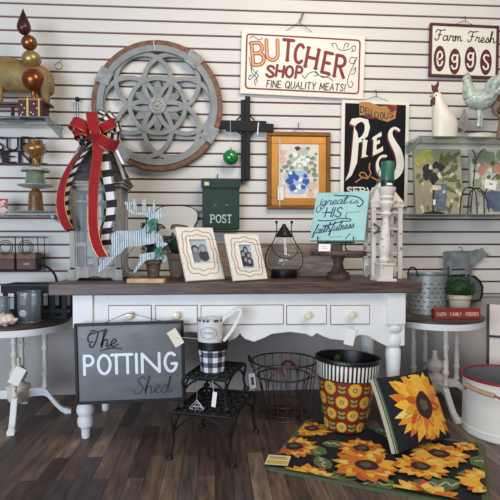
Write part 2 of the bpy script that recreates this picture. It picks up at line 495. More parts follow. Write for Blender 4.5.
for p, c in cols[1:-1]:
    e = els.new(p); e.color = lin(c)
L.new(br.outputs['Color'], rp.inputs['Fac'])
m2 = N.new('ShaderNodeMapping'); m2.inputs['Scale'].default_value = (14, 1.6, 1); L.new(tc.outputs['Object'], m2.inputs['Vector'])
no = N.new('ShaderNodeTexNoise'); no.inputs['Scale'].default_value = 3.2; no.inputs['Detail'].default_value = 9; no.inputs['Roughness'].default_value = .65; L.new(m2.outputs['Vector'], no.inputs['Vector'])
r2 = N.new('ShaderNodeValToRGB'); e = r2.color_ramp.elements; e[0].position = .3; e[1].position = .72; e[0].color = (.34, .34, .36, 1); e[1].color = (2.1, 1.95, 1.75, 1)
L.new(no.outputs['Fac'], r2.inputs['Fac'])
mx = N.new('ShaderNodeMix'); mx.data_type = 'RGBA'; mx.blend_type = 'MULTIPLY'; mx.inputs[0].default_value = 1
L.new(rp.outputs['Color'], mx.inputs[6]); L.new(r2.outputs['Color'], mx.inputs[7])
mo = N.new('ShaderNodeMix'); mo.data_type = 'RGBA'; mo.inputs[7].default_value = lin((30, 24, 22))
L.new(br.outputs['Fac'], mo.inputs[0]); L.new(mx.outputs[2], mo.inputs[6]); L.new(mo.outputs[2], b.inputs['Base Color'])
r3 = N.new('ShaderNodeMapRange'); r3.inputs['To Min'].default_value = .36; r3.inputs['To Max'].default_value = .6
L.new(no.outputs['Fac'], r3.inputs['Value']); L.new(r3.outputs['Result'], b.inputs['Roughness'])
bp = N.new('ShaderNodeBump'); bp.inputs['Strength'].default_value = .2; bp.inputs['Distance'].default_value = .003
L.new(no.outputs['Fac'], bp.inputs['Height']); L.new(bp.outputs['Normal'], b.inputs['Normal'])
mb = MB(); mb.bx(XL, XR, -4.2, 0.08, -0.05, 0.0)
struct(mb.build('floor', [fm]))

# ================================================================== CAMERA, LIGHT
cd = bpy.data.cameras.new('camera'); co = bpy.data.objects.new('camera', cd); COL.objects.link(co)
cd.sensor_width = 36; cd.lens = 36 * FOC / 500; cd.clip_start = .02
co.location = CAM
co.matrix_world = Matrix.Translation(CAM) @ Matrix((RGT, UPV, -FWD)).transposed().to_4x4()
SC.camera = co
def area(name, loc, aim, size, energy, color, sy=None):
    l = bpy.data.lights.new(name, 'AREA'); l.energy = energy; l.color = color; l.size = size
    if sy: l.shape = 'RECTANGLE'; l.size_y = sy
    o = bpy.data.objects.new(name, l); COL.objects.link(o); o.location = loc
    o.rotation_euler = (Vector(aim) - Vector(loc)).to_track_quat('-Z', 'Y').to_euler()
    return o
area('ceiling_light', (0.55, -1.9, 2.75), (0.5, -0.2, 1.4), .8, 27, (1.0, .90, .77))
area('ceiling_light', (1.9, -2.6, 2.7), (1.3, -0.3, .8), .8, 18, (1.0, .87, .72))
area('window_light', (-2.2, -4.9, 0.95), (-0.3, -.1, .35), 3.0, 185, (.72, .84, 1.0), 1.7)
w = bpy.data.worlds.new('shop_ambient'); SC.world = w; w.use_nodes = True
w.node_tree.nodes['Background'].inputs['Color'].default_value = (.95, .95, 1.0, 1)
w.node_tree.nodes['Background'].inputs['Strength'].default_value = .2
SC.view_settings.view_transform = 'Standard'; SC.view_settings.look = 'None'; SC.view_settings.gamma = 1.0
SC.view_settings.use_curve_mapping = False
SC.view_settings.exposure = 0.0

# ================================================================== CONSOLE TABLE
TZ = 0.703; DF = 0.70; DB = 0.215
xl = onZ(47.5, 284, TZ).x; xr = onY(422, 283, DF).x
xc = (xl + xr) / 2
con = thing('console_table', 'long white distressed console table with dark wood top, five drawers and turned legs', 'table', (xc, -(DF + DB) / 2, 0))
hw = (xr - xl) / 2; hd = (DF - DB) / 2
mb = MB(); mb.bx(-hw, hw, -hd, hd, TZ - .052, TZ)
mb.build('table_top', M_topwood, con, bevel=.004)
# apron: front board with the scalloped lower edge, ends and back board
dap = DF - .03; yf = -hd + .03
def apx(px, py):
    p = onY(px, py, dap); return (p.x - xc, p.z)
mid = 240.0
half = [(0, 333), (1.0, 335), (5, 339), (14, 342), (24, 338), (32, 334), (50, 332), (66, 334), (72, 337), (77, 333), (82, 336), (90, 339), (106, 341), (113, 339), (119, 335), (128, 336), (138, 342), (146, 346)]
def bot(px):
    a = abs(px - mid)
    for i in range(len(half) - 1):
        if half[i][0] <= a <= half[i + 1][0]:
            t = (a - half[i][0]) / (half[i + 1][0] - half[i][0]); return half[i][1] * (1 - t) + half[i + 1][1] * t
    return half[-1][1]
pts = sorted(set([mid - h[0] for h in half] + [mid + h[0] for h in half]))
low = [apx(p, bot(p)) for p in pts]
xa0 = apx(77, 300)[0]; xa1 = apx(405, 300)[0]
poly = [(xa0, TZ - .052), (xa0, low[0][1])] + low + [(xa1, low[-1][1]), (xa1, TZ - .052)]
mb = MB(); mb.prism(poly, yf, yf + .02)
mb.bx(xa0, xa0 + .02, yf + .02, hd - .03, .53, TZ - .052); mb.bx(xa1 - .02, xa1, yf + .02, hd - .03, .53, TZ - .052)
mb.bx(xa0 + .02, xa1 - .02, hd - .05, hd - .03, .5, TZ - .052)
mb.build('apron', M_white, con, bevel=.002)
M_edge = pm('rubbed_paint_edge', (138, 104, 98), .8)
M_drawer = pm('drawer_white_paint', (230, 230, 228), .5, var=.03, scale=10)
M_knob = pm('cream_ceramic_knob', (228, 216, 190), .25, coat=.5)
for i, (a, c_) in enumerate(((109, 151), (156, 197), (201.5, 283), (287, 326), (331, 369))):
    x0, zt = apx(a, 306); x1, zb = apx(c_, 323.5)
    mb = MB(); mb.bx(x0 - .004, x1 + .004, yf - .0012, yf + .002, zb - .004, zt + .004, 1)
    mb.bx(x0, x1, yf - .006, yf, zb, zt, 0)
    dr = mb.build('drawer', [M_drawer, M_edge], con, bevel=.0015)
    if i != 2:
        kx = (x0 + x1) / 2; kz = (zt + zb) / 2
        k = MB(); k.lathe([(.006, 0), (.006, .01), (.016, .016), (.018, .022), (.014, .03), (.0001, .032)], 16, M=Matrix.Translation((kx, yf - .005, kz)) @ rotm(PI / 2, 0, 0))
        k.build('knob', M_knob, dr)
prof = [(.016, 0), (.019, .010), (.020, .04), (.024, .05), (.034, .058), (.037, .075), (.036, .092), (.031, .100), (.031, .105), (.038, .113), (.041, .13), (.037, .148), (.028, .158), (.024, .168),
        (.027, .22), (.033, .3), (.036, .36), (.034, .385), (.028, .392), (.036, .40), (.041, .415), (.041, .435), (.034, .455), (.030, .462), (.04, .468), (.044, .478), (.044, .492), (.036, .498), (.036, .51)]
lx0 = onZ(84.5, 440).x - xc; lx1 = apx(395.5, 320)[0]
for x, y in ((lx0, yf + .03), (lx1, yf + .03), (lx0 + .01, hd - .06), (lx1 - .01, hd - .06)):
    mb = MB(); mb.lathe(prof, 24, c=(x, y, 0)); mb.bx(x - .043, x + .043, y - .043, y + .043, .505, TZ - .051)
    mb.build('leg', M_white, con, bevel=.0015)
# paper tag hanging from the apron
p = onY(350, 337, DF - .02)
mb = MB(); mb.box((p.x - xc, yf - .012, p.z - .0), (.045, .0015, .075), 0, rotm(0, .25, 0))
mb.tube([(p.x - xc + .006, yf - .012, p.z + .03), (p.x - xc + .03, yf - .002, p.z + .1)], .0008, 5, mi=1)
tg = mb.build('price_tag', [M_paper, M_string], con); tg['label'] = 'white paper price tag'

# ================================================================== POTTING SHED SIGN
def Pt(px, py, d, o): 
    p = onY(px, py, d) - o; return (p.x, p.z)
d = .745
o = onY(130.5, 402, d); o = Vector((o.x, -d, o.z))
ps = thing('metal_sign', 'grey metal sign in a black frame reading The POTTING Shed, hung on the console front', 'sign', o, (0, math.radians(-1.2), 0))
A = Pt(75.5, 322.5, d, o); B = Pt(185, 402, d, o)
x0, x1, z0, z1 = A[0] + .002, B[0] + .002, 0.0, A[1]
fw = .012
mb = MB()
mb.bx(x0, x1, -.012, .01, z0, z0 + fw); mb.bx(x0, x1, -.012, .01, z1 - fw, z1); mb.bx(x0, x0 + fw, -.012, .01, z0 + fw, z1 - fw); mb.bx(x1 - fw, x1, -.012, .01, z0 + fw, z1 - fw)
mb.build('frame', M_black, ps, bevel=.0015)
M_signgrey = pm('brushed_grey_sheet', (100, 101, 101), .38, .55, var=.16, scale=9, stretch=(1, 1, 3))
mb = MB(); mb.bx(x0 + fw, x1 - fw, -.004, .004, z0 + fw, z1 - fw); mb.build('panel', M_signgrey, ps)
kx = (x1 - x0) / 110.0
def sx(cx): return x0 + (cx / 3.846 + 60 - 75.5) * kx
def sz(cy): return z1 - (cy / 3.846 + 318 - 322.5) * (z1 - z0) / 79.5
yl = -.0055
mb = MB()
for nm, ch in (('P', (95, 130)), ('O', (148, 194)), ('T', (200, 236)), ('T', (243, 279)), ('I', (294, 298)), ('N', (318, 384)), ('G', (405, 452))):
    st, tw = word(nm); 
    put(mb, nm, sx(ch[0]), sx(ch[1]), sz(210), sz(140) - sz(210), .0125, yl)
M_silverpaint = pm('white_raised_letters', (222, 228, 234), .4)
mb.build('lettering', M_silverpaint, ps)
mb = MB(); script(mb, 'The', sx(120), sx(222), sz(108), (sz(45) - sz(108)), .006, yl - .001, 0, slant=.15)
mb.flat([(sx(a), sz(c)) for a, c in cr([(158, 122), (185, 116), (215, 114), (238, 118)], 5)], .005, yl - .001)
mb.flat([(sx(a), sz(c)) for a, c in cr([(140, 55), (115, 60), (112, 85), (130, 88)], 5)], .005, yl - .001)
mb.build('script_lettering', M_ink, ps)
mb = MB(); script(mb, 'Shed', sx(285), sx(428), sz(290), (sz(228) - sz(290)), .005, yl - .001, 0, slant=.15); mb.flat([(sx(430), sz(285)), (sx(433), sz(285))], .006, yl - .001)
mb.build('script_lettering', pm('dark_green_letters', (40, 60, 52), .55), ps)
kp = Pt(130, 315, .72, Vector((o.x, -.72, o.z)))
mb = MB(); mb.tube([(kp[0] - .105, 0, z1 - .004), (kp[0] - .012, .028, kp[1] + .006), (kp[0] + .012, .028, kp[1] + .006), (kp[0] + .16, 0, z1 - .004)], .0012, 5)
mb.build('hanging_wire', M_wire, ps)

# ================================================================== ACCENT TABLES (pair)
M_tabtop = wood_mat('dark_brown_table_top', (50, 40, 36), (84, 66, 58), (3, 9, 9), .42)
ATZ = .494
def accent_table(name, label, X, t, R, ang, footr, postr):
    c = GR(X, t)
    th = thing(name, label, 'table', c, (0, 0, ang), 'round accent tables')
    mb = MB(); mb.lathe([(R - .006, ATZ - .014), (R, ATZ - .008), (R, ATZ - .004), (R - .006, ATZ)], 56); mb.build('table_top', M_tabtop, th)
    mb = MB(); mb.lathe([(R - .03, ATZ - .05), (R - .006, ATZ - .045), (R - .003, ATZ - .014)], 56); mb.build('apron', M_white, th)
    pp = [(.012, 0), (.016, .01), (.012, .02), (.012, .06), (.017, .068), (.017, .078), (.012, .086), (.0135, .12), (.0105, .19), (.016, .198), (.016, .206), (.011, .214), (.0125, .25), (.016, .256), (.013, .264), (.013, .30)]
    zb = .14; sc = (ATZ - .05 - zb) / .30
    for k in range(4):
        a = PI / 2 * k - PI / 2; ca, sa = math.cos(a), math.sin(a)
        mb = MB(); mb.lathe([(r, zb + z * sc) for r, z in pp], 16, c=(ca * postr, sa * postr, 0))
        mb.build('post', M_white2, th)
        q = cr([(postr * .1, .125), (postr * .7, .13), (postr * 1.05, .12), (postr + (footr - postr) * .35, .075), (postr + (footr - postr) * .7, .028), (footr, .016)], 5)
        wd = .014
        up = []; dn = []
        for i, (r, z) in enumerate(q):
            f = i / (len(q) - 1); h = .028 * (1 - f) + .014 * f
            up.append((r, z + h * .7)); dn.append((r, max(0.0, z - h)))
        mb = MB(); mb.prism(up + list(reversed(dn)), -wd, wd, M=rotm(0, 0, a))
        mb.M = rotm(0, 0, a); mb.bx(footr - .02, footr + .012, -.017, .017, 0, .022); mb.M = None
        mb.build('foot', M_white, th, bevel=.003)
    mb = MB(); mb.lathe([(.02, .075), (.045, .09), (.052, .1), (.052, .15), (.058, .155), (.058, .166), (.03, .176), (.02, .184), (.036, .2), (.044, .222), (.036, .245), (.016, .262), (.011, .285), (.015, .297), (.013, .303), (.0001, .306)], 24)
    mb.build('finial', M_white2, th)
    return th
lt = accent_table('round_accent_table', 'round dark topped accent table at left, jars and black tray on it', -1.165, 2.5, .252, math.radians(13), .238, .125)
rt = accent_table('round_accent_table', 'round dark topped accent table at right holding galvanised bucket and red block', .993, 2.67, .245, math.radians(1), .25, .12)
# tag tied to the front post of the left table
c = lt.matrix_basis.inverted() @ onY(17, 376, -GR(-1.10, 2.36).y)
mb = MB(); mb.box(c, (.05, .0015, .085), 0, rotm(0, .5, 0)); mb.tube([c + Vector((.012, 0, .03)), c + Vector((.0, .01, .07))], .0008, 5, mi=1)
tg = mb.build('price_tag', [M_paper, M_string], lt); tg['label'] = 'white paper price tag'

# ================================================================== GLASS SHELVES
def shelf(label, x0, x1, z, dep, bx):
    th = thing('glass_shelf', label, 'shelf', ((x0 + x1) / 2, 0, z), (0, 0, 0), 'glass shelves on the slat wall')
    h = (x1 - x0) / 2; c = (x0 + x1) / 2
    mb = MB(); mb.bx(-h, h, -dep, -.004, -.006, 0); mb.build('glass_panel', M_shelfglass, th, bevel=.001)
    mb = MB(); mb.bx(-h, h, -dep - .0012, -dep, -.006, 0); mb.build('glass_edge', pm('glass_edge_grey', (98, 108, 108), .3), th)
    for b_ in bx:
        mb = MB(); mb.prism([(-.004, -.006), (-dep + .03, -.006), (-dep + .03, -.022), (-.02, -.055), (-.004, -.055)], -.006, .006, M=Matrix.Translation((b_ - c, 0, 0)) @ rotm(0, 0, PI / 2))
        mb.build('bracket', M_clearplastic, th)
    return th
x_ = onY(49, 116, .27).x; z_ = onY(49, 116.5, .27).z
S1 = shelf('upper left glass shelf under the animal figure and copper finial', -1.75, x_, z_, .27, (x_ - .02, -1.5)); Z1 = z_
x_ = onY(66, 214, .27).x; z_ = onY(60, 213.5, .27).z
S2 = shelf('lower left glass shelf holding the stacked totem', -1.75, x_, z_, .27, (x_ - .08, -1.5)); Z2 = z_
x_ = onY(419, 136, .28).x; z_ = onY(440, 136, .28).z
S3 = shelf('upper right glass shelf under the white hen and pale rooster', x_, 2.1, z_, .28, (x_ + .03, 1.9)); Z3 = z_
x_ = onY(402, 214.5, .28).x; z_ = onY(450, 214, .28).z
S4 = shelf('lower right glass shelf holding flower paintings and black wire stand', x_, 2.1, z_, .28, (x_ + .03, 1.9)); Z4 = z_
# ================================================================== WALL PIECES
def hook(parent, x, z, y1=0.0, L=.05):
    """slatwall wire hook: local coordinates"""
    mb = MB(); mb.tube([(x, y1, z + .012), (x, y1, z), (x, y1 - L, z), (x, y1 - L, z + .012)], .002, 6)
    return mb.build('hook', M_wire, parent)
def frame_of(px, py, d):
    p = onY(px, py, d); return Vector((p.x, -d, p.z))

# ---- round medallion
d = .03
o = frame_of(158, 106.5, d); k = mpp(158, d)
wh = thing('wall_medallion', 'large round wall medallion of grey interlaced rings with brown wooden rim', 'wall decor', o)
R = 65.0 * k
mb = MB(); mb.annulus((0, 0), R - .036, R, -.022, .022, 96); mb.build('outer_rim', M_brown, wh, bevel=.003)
M_greymetal = pm('weathered_grey_paint', (142, 144, 141), .6, .15, var=.16, scale=16, bump=.15)
mb = MB(); mb.annulus((0, 0), R - .066, R - .030, -.030, .016, 96); mb.build('inner_ring', M_greymetal, wh, bevel=.002)
a = (R - .058) / 2.0; bw = .0128
mb = MB(); ys = [-.020, -.0185, -.017, -.0155, -.0195, -.018, -.0165]
mb.annulus((0, 0), a - bw, a + bw, -.022, .004, 72)
for i in range(6):
    an = math.radians(60 * i)
    mb.annulus((a * math.cos(an), a * math.sin(an)), a - bw, a + bw, ys[i], .004 + .0007 * i, 72)
mb.build('ring_tracery', M_greymetal, wh, bevel=.001)
mb = MB()
for i in range(6):
    an = math.radians(60 * i + 30)
    L_ = a * .98
    lens = [(L_ * .22 + (L_ * .8) * t, .024 * math.sin(PI * t)) for t in [q / 8 for q in range(9)]]
    lens = lens + [(x, -z) for x, z in reversed(lens[1:-1])]
    mb.prism([(x * math.cos(an) - z * math.sin(an), x * math.sin(an) + z * math.cos(an)) for x, z in lens], -.013, .002)
mb.build('petals', pm('darker_grey_petals', (132, 134, 132), .65, .1, var=.15, scale=20), wh, bevel=.001)
mb = MB(); M_ = rotm(PI / 2, 0, 0)
mb.lathe([(.05, .0), (.05, .028), (.043, .034), (.038, .03), (.012, .032), (.009, .042), (.0001, .044)], 24, M=M_)
for i in range(10):
    an = 2 * PI * i / 10; mb.ball((.026 * math.cos(an), -.032, .026 * math.sin(an)), .0085, 8)
mb.build('hub_rosette', pm('pale_worn_rosette', (166, 164, 158), .6, var=.3, scale=60), wh)
pm('galvanised_strap', (146, 148, 147), .6, .12, var=.3, scale=30)
for i, an in enumerate((52, -28, -125, 152)):
    mb = MB(); mb.annulus((0, 0), R - .075, R + .003, -.034, -.020, 8, a0=math.radians(an - 7.5), a1=math.radians(an + 7.5))
    for q in (-5, 5):
        for rr in (R - .06, R - .01):
            mb.ball((rr * math.cos(math.radians(an + q)), -.035, rr * math.sin(math.radians(an + q))), .004, 8)
    mb.build('metal_strap', MATS['galvanised_strap'], wh, bevel=.001)
mb = MB(); mb.tube([(-.012, -.034, R - .068), (-.016, -.036, R - .04), (-.02, -.034, R - .02), (-.018, -.02, R - .004)], .003, 6); mb.build('white_loop', M_string, wh)

# ---- black cross
d = .022
o = frame_of(246, 181, d); k = mpp(246, d)
cx = thing('wall_cross', 'black wooden cross of doubled boards with ring behind, on the slat wall', 'cross', o)
def bxp(mb, a, b_, y0, y1, mi=0):
    mb.bx((a[0] - 246) * k, (b_[0] - 246) * k, y0, y1, (181 - b_[1]) * k, (181 - a[1]) * k, mi)
mb = MB(); bxp(mb, (241, 101), (247, 181), -.012, .006); bxp(mb, (245, 98), (250, 180), -.02, .006); mb.build('upright', M_blackm, cx, bevel=.0015)
mb = MB(); bxp(mb, (221, 122), (266, 130), -.022, -.002); bxp(mb, (226, 125), (273, 132.5), -.03, -.006); mb.build('crossbar', M_blackm, cx, bevel=.0015)
mb = MB(); mb.tube([((245.5 - 246 + 10 * math.cos(t)) * k, -.004, (181 - 126 + 10 * math.sin(t)) * k) for t in [2 * PI * q / 32 for q in range(32)]], .004, 6, True)
mb.build('ring', M_blackm, cx)
mb = MB(); x = (257.5 - 246) * k; mb.box((x, -.033, (181 - 130) * k), (.006, .0015, .07), 0, rotm(0, .08, 0)); t_ = mb.build('price_tag', M_paper, cx); t_['label'] = 'narrow white paper tag'

# ---- green glass ornament hanging from the cross arm
d2 = .06
o = frame_of(230.5, 157.5, d2); k = mpp(230, d2)
og = thing('glass_ornament', 'small green glass ball ornament hanging from the arm of the black cross', 'ornament', o)
M_greenglass = pm('green_blown_glass', (22, 128, 54), .08, 0, var=.45, scale=30, coat=1.0); 
mb = MB(); mb.ball((0, 0, 0), 7.8 * k, 24); mb.build('ball', M_greenglass, og)
mb = MB(); mb.lathe([(.007, 7.2 * k), (.008, 9.6 * k), (.004, 10 * k), (.0001, 10.1 * k)], 12); mb.build('cap', M_galv, og)
mb = MB(); mb.tube([(0, 0, 10 * k), (-.001, .004, 20 * k), (0, .0, 36 * k), (0, .012, 36.6 * k), (0, .03, 36.4 * k)], .0013, 6); mb.build('hanger', M_string, og)

# ---- butcher sign
d = .02
o = frame_of(303, 64.5, d); k = mpp(303, d)
bs = thing('enamel_sign', 'white and red enamel sign reading BUTCHER SHOP FINE QUALITY MEATS', 'sign', o, (0, math.radians(1.6), 0))
hx, hz = 61.2 * k, 31.4 * k
mb = MB(); mb.bx(-hx, hx, -.006, .006, -hz, hz); mb.build('panel', M_creampaint, bs, bevel=.002)
def fb(c, e): return ((c / 3.846 + 240 - 303) * k - (e / 3.846 + 25 - 64.5) * .0 , -(e / 3.846 + 25 - 64.5 - (c / 3.846 + 240 - 303) * .028) * k)
y = -.0068
mb = MB()
ins = 5.2 * k; r_ = .018
rect = arc(hx - ins - r_, hz - ins - r_, r_, r_, 0, 90, 5) + arc(-hx + ins + r_, hz - ins - r_, r_, r_, 90, 180, 5) + arc(-hx + ins + r_, -hz + ins + r_, r_, r_, 180, 270, 5) + arc(hx - ins - r_, -hz + ins + r_, r_, r_, 270, 360, 5)
mb.flat(rect + rect[:1], .009, y); mb.build('border', M_maroon, bs)
def letter(mb, ch, c0, c1, ctop, cbot, w, tilt, mi, serif=True):
    st, tw = word(ch, .2, serif)
    X0, Zb = fb(c0, cbot); X1, _ = fb(c1, cbot); _, Zt = fb(c0, ctop); hh = Zt - Zb
    def f(a, b_):
        x = (a / max(tw, .05)) * (X1 - X0) if tw > .1 else a * .2; z = b_ * hh
        ca, sa = math.cos(tilt), math.sin(tilt)
        return (X0 + x * ca + z * sa, Zb - x * sa + z * ca)
    tk = [p for p in st if serif and len(p) == 2 and abs(p[0][1] - p[1][1]) < 1e-6 and abs(abs(p[0][0] - p[1][0]) - .2) < 1e-6]
    paint(mb, [p for p in st if p not in tk], f, w, y - .0005 * mi, mi); paint(mb, tk, f, w * .5, y - .0005 * mi, mi)
mb = MB()
for ch, c0, c1, ct, cb, ti in (('T', 162, 200, 62, 138, .05), ('C', 206, 238, 76, 145, .12), ('H', 250, 290, 88, 160, .16), ('E', 314, 342, 104, 180, .17), ('R', 362, 398, 114, 194, .12)):
    letter(mb, ch, c0, c1, ct, cb, .019, ti, 0)
for ch, c0, c1, ct, cb in (('S', 103, 130, 160, 200), ('H', 140, 166, 158, 198), ('O', 176, 202, 160, 200), ('P', 214, 236, 160, 204)):
    letter(mb, ch, c0, c1, ct, cb, .0155, .12 if ch != 'O' else .1, 0, False)
letter(mb, 'B', 54, 96, 78, 160, .022, -.12, 0); letter(mb, 'U', 104, 146, 66, 140, .022, -.05, 0)
mb.build('lettering', M_maroon, bs)
mb = MB()
letter(mb, 'B', 54, 96, 78, 160, .011, -.12, 1, False); letter(mb, 'U', 104, 146, 66, 140, .012, -.05, 1, False)
mb.build('letter_fill', [M_gold, pm('orange_gold_letter_paint', (226, 150, 84), .4)], bs)
mb = MB()
st, tw = word('FINE QUALITY MEATS!', .26)
X0, Zb = fb(106, 241); X1, Z1_ = fb(404, 246); hh = 25 / 3.846 * k
paint(mb, st, lambda a, b_: (X0 + a * (X1 - X0) / tw + b_ * hh * .12, Zb + b_ * hh), .0056, y)
def curl(mb, pts, w=.0042): mb.flat([fb(*q) for q in cr(pts, 6)], w, y)
curl(mb, [(38, 62), (48, 52), (62, 60), (75, 66), (86, 58)]); curl(mb, [(38, 130), (44, 160), (50, 190), (66, 205), (70, 225)])
curl(mb, [(70, 180), (58, 200), (40, 215), (40, 200), (50, 200)]); curl(mb, [(44, 165), (60, 185), (74, 200), (60, 218), (66, 236)])
curl(mb, [(240, 192), (250, 205), (262, 188), (285, 180), (310, 195), (340, 200), (358, 212)]); curl(mb, [(285, 196), (300, 190), (290, 178), (318, 200), (350, 190)])
curl(mb, [(355, 85), (350, 72), (366, 74), (375, 92), (398, 96), (420, 90)]); curl(mb, [(395, 90), (402, 70), (414, 72), (408, 84)]); curl(mb, [(425, 100), (440, 95), (438, 78), (426, 84), (432, 96)])
curl(mb, [(445, 125), (425, 122), (420, 140), (435, 145), (440, 132)]); curl(mb, [(448, 120), (436, 150), (422, 180), (414, 215), (424, 236), (436, 225), (428, 212)]); curl(mb, [(434, 172), (444, 160), (440, 182), (428, 186)])
mb.build('script_lettering', M_ink, bs)
mb = MB(); mb.tube([(-.12, .0, hz - .006), (-.035, .004, hz + .055), (-.03, .004, hz + .058), (.06, .0, hz - .006)], .0015, 5); mb.build('hanging_wire', M_wire, bs)
mb = MB(); mb.tube([(-.014, .02, hz + .11), (-.014, -.01, hz + .105), (-.034, -.02, hz + .05), (-.034, -.02, hz + .062)], .002, 6); mb.tube([(-.006, .02, hz + .11), (-.006, -.01, hz + .105), (-.026, -.02, hz + .05)], .002, 6); mb.build('hook', M_wire, bs)

# ---- gilt framed painting of a blue vase
d = .02
o = frame_of(298.5, 209.5, d); k = mpp(298, d)
gp = thing('framed_painting', 'gilt framed painting of white flowers in a blue and white vase', 'painting', o)
W, Hh = 31.5 * k, 76 * k
def fr(mb, w0, h0, z0, t, y0, y1, mi=0):
    mb.bx(-w0, w0, y0, y1, z0, z0 + t, mi); mb.bx(-w0, w0, y0, y1, z0 + h0 - t, z0 + h0, mi)
    mb.bx(-w0, -w0 + t, y0, y1, z0 + t, z0 + h0 - t, mi); mb.bx(w0 - t, w0, y0, y1, z0 + t, z0 + h0 - t, mi)
mb = MB(); fr(mb, W, Hh, 0, 4.2 * k, -.016, .012); 
mb.build('outer_frame', pm('antique_bronze_frame', (128, 84, 42), .4, .5, var=.2, scale=20), gp, bevel=.004)
mb = MB(); fr(mb, W - 4.2 * k, Hh - 8.4 * k, 4.2 * k, 7.2 * k, -.008, .01)
mb.build('gold_mat', pm('gold_leaf', (200, 140, 64), .42, .5, var=.16, scale=6), gp, bevel=.002)
px0, pz0 = -(W - 11.4 * k), 11.4 * k; pw, ph = 2 * (W - 11.4 * k), Hh - 22.8 * k
def pq(c, e): return (px0 + (c - 102) / 224 * pw, pz0 + (412 - e) / 302 * ph)
mb = MB(); mb.bx(px0, px0 + pw, -.002, .004, pz0, pz0 + ph, 0)
rnd = random.Random(3)
def blob(mb, c, e, r, mi, y, f=lambda a, b_: (a, b_), rx=1, n=9, jit=.35, rr=rnd):
    mb.poly([f(c + r * rx * (1 + rr.uniform(-jit, jit)) * math.cos(2 * PI * q / n), e + r * (1 + rr.uniform(-jit, jit)) * math.sin(2 * PI * q / n)) for q in range(n)], y, mi)
PM = [pm('picture_cream', (226, 216, 202), .7, var=.06, scale=30), pm('picture_pink', (222, 184, 166), .7), pm('picture_white', (240, 238, 228), .7), pm('picture_green', (124, 146, 118), .7), pm('picture_blue', (46, 86, 158), .6), pm('picture_pale_blue', (168, 190, 214), .6), pm('picture_dark', (62, 66, 78), .7), pm('picture_grey', (188, 192, 178), .7)]
for c, e, r, mi in ((130, 160, 20, 1), (125, 205, 22, 1), (290, 350, 26, 1), (280, 390, 20, 1), (240, 150, 30, 7), (150, 300, 20, 7), (130, 350, 14, 7), (300, 190, 16, 7)): blob(mb, c, e, r, mi, -.0026, pq)
for c, e, r in ((118, 260, 10), (135, 240, 12), (150, 235, 9), (295, 190, 12), (305, 230, 10), (310, 165, 9), (270, 265, 14), (300, 280, 14), (306, 310, 10), (275, 190, 8), (290, 250, 9), (265, 135, 10)): blob(mb, c, e, r, 3, -.0030, pq)
for c, e, r in ((215, 200, 52), (185, 215, 30), (250, 210, 32)): blob(mb, c, e, r, 7, -.0032 - r * 1e-6, pq)
for c, e, r in ((160, 215, 14), (170, 180, 11), (262, 185, 12), (285, 215, 13), (150, 265, 10), (175, 245, 13), (252, 245, 15), (300, 255, 12), (312, 285, 9)): blob(mb, c, e, r, 3, -.00335, pq)
for i in range(40):
    a_ = rnd.uniform(0, 2 * PI); q = rnd.uniform(0, 50); blob(mb, 218 + q * math.cos(a_), 205 + q * .85 * math.sin(a_), rnd.uniform(7, 15), 2 if i % 3 else 7, -.0034 - .00002 * i, pq)
for i in range(10):
    a_ = rnd.uniform(0, 2 * PI); q = rnd.uniform(10, 46); blob(mb, 218 + q * math.cos(a_), 205 + q * .85 * math.sin(a_), 4, 3, -.0042 - .00002 * i, pq)
mb.poly([pq(*q) for q in ((165, 252), (148, 275), (140, 310), (152, 355), (180, 388), (240, 388), (268, 350), (276, 310), (262, 275), (248, 255), (205, 262))], -.0044, 5)
for c, e, r in ((185, 290, 24), (165, 320, 20), (180, 355, 20), (255, 320, 20), (240, 350, 14), (250, 290, 13), (205, 300, 16)): blob(mb, c, e, r, 4, -.0047 - r * .00001, pq)
for c, e, r in ((215, 350, 14), (225, 310, 12), (200, 375, 9), (170, 275, 8)): blob(mb, c, e, r, 2, -.0052 - r * .00001, pq)
blob(mb, 208, 135, 11, 6, -.005, pq, 1.4)
mb.build('picture', PM, gp)
mb = MB(); mb.tube([(-.05, .008, Hh - .006), (0, .004, Hh + .026), (.05, .008, Hh - .006)], .0012, 5); mb.tube([(0, .02, Hh + .06), (0, -.012, Hh + .05), (-.006, -.016, Hh + .02), (-.006, -.016, Hh + .03)], .002, 6); mb.build('hanging_wire', M_wire, gp)
mb = MB(); xs = -W + 12.5 * k; mb.box((xs, -.018, Hh - 40 * k), (.005, .001, 66 * k), 0); mb.bx(xs - .012, xs + .022, -.0185, -.017, 9 * k, 22 * k, 1); t_ = mb.build('price_tag', [M_string, M_paper], gp); t_['label'] = 'white price tag on a string'

# ---- pies sign
d = .02
o = frame_of(373.5, 206, d); k = mpp(373, d)
pi_ = thing('enamel_sign', 'black and white enamel sign reading DELICIOUS PIES', 'sign', o, (0, math.radians(.8), 0))
W, Hh = 33.5 * k, 102 * k
mb = MB(); mb.bx(-W, W, -.006, .006, 0, Hh, 0); mb.bx(-W + .02, W - .02, -.0066, -.006, .02, Hh - .018, 1); mb.build('panel', [M_creampaint, pm('sign_black', (13, 13, 20), .65, spec=.2)], pi_, bevel=.001)
def fp(c, e): return ((c / 4.76 + 335 - 373.5) * k, (206 - (e / 4.76 + 95)) * k)
y = -.0072
mb = MB(); mb.poly([fp(*q) for q in ((105, 50), (150, 48), (200, 66), (245, 62), (284, 56), (278, 120), (240, 138), (195, 125), (150, 108), (108, 112))], y, 0)
mb.poly([fp(*q) for q in ((232, 62), (282, 62), (280, 84), (256, 90))], y - .0003, 1); mb.poly([fp(*q) for q in ((120, 112), (160, 112), (186, 126), (150, 124))], y + .0001, 1)
mb.build('banner', [pm('ochre_banner', (178, 122, 58), .5), M_maroon], pi_)
mb = MB()
xs = [112, 135, 152, 164, 178, 195, 206, 226, 250]; ws = [16, 11, 10, 2, 12, 2, 14, 16, 16]
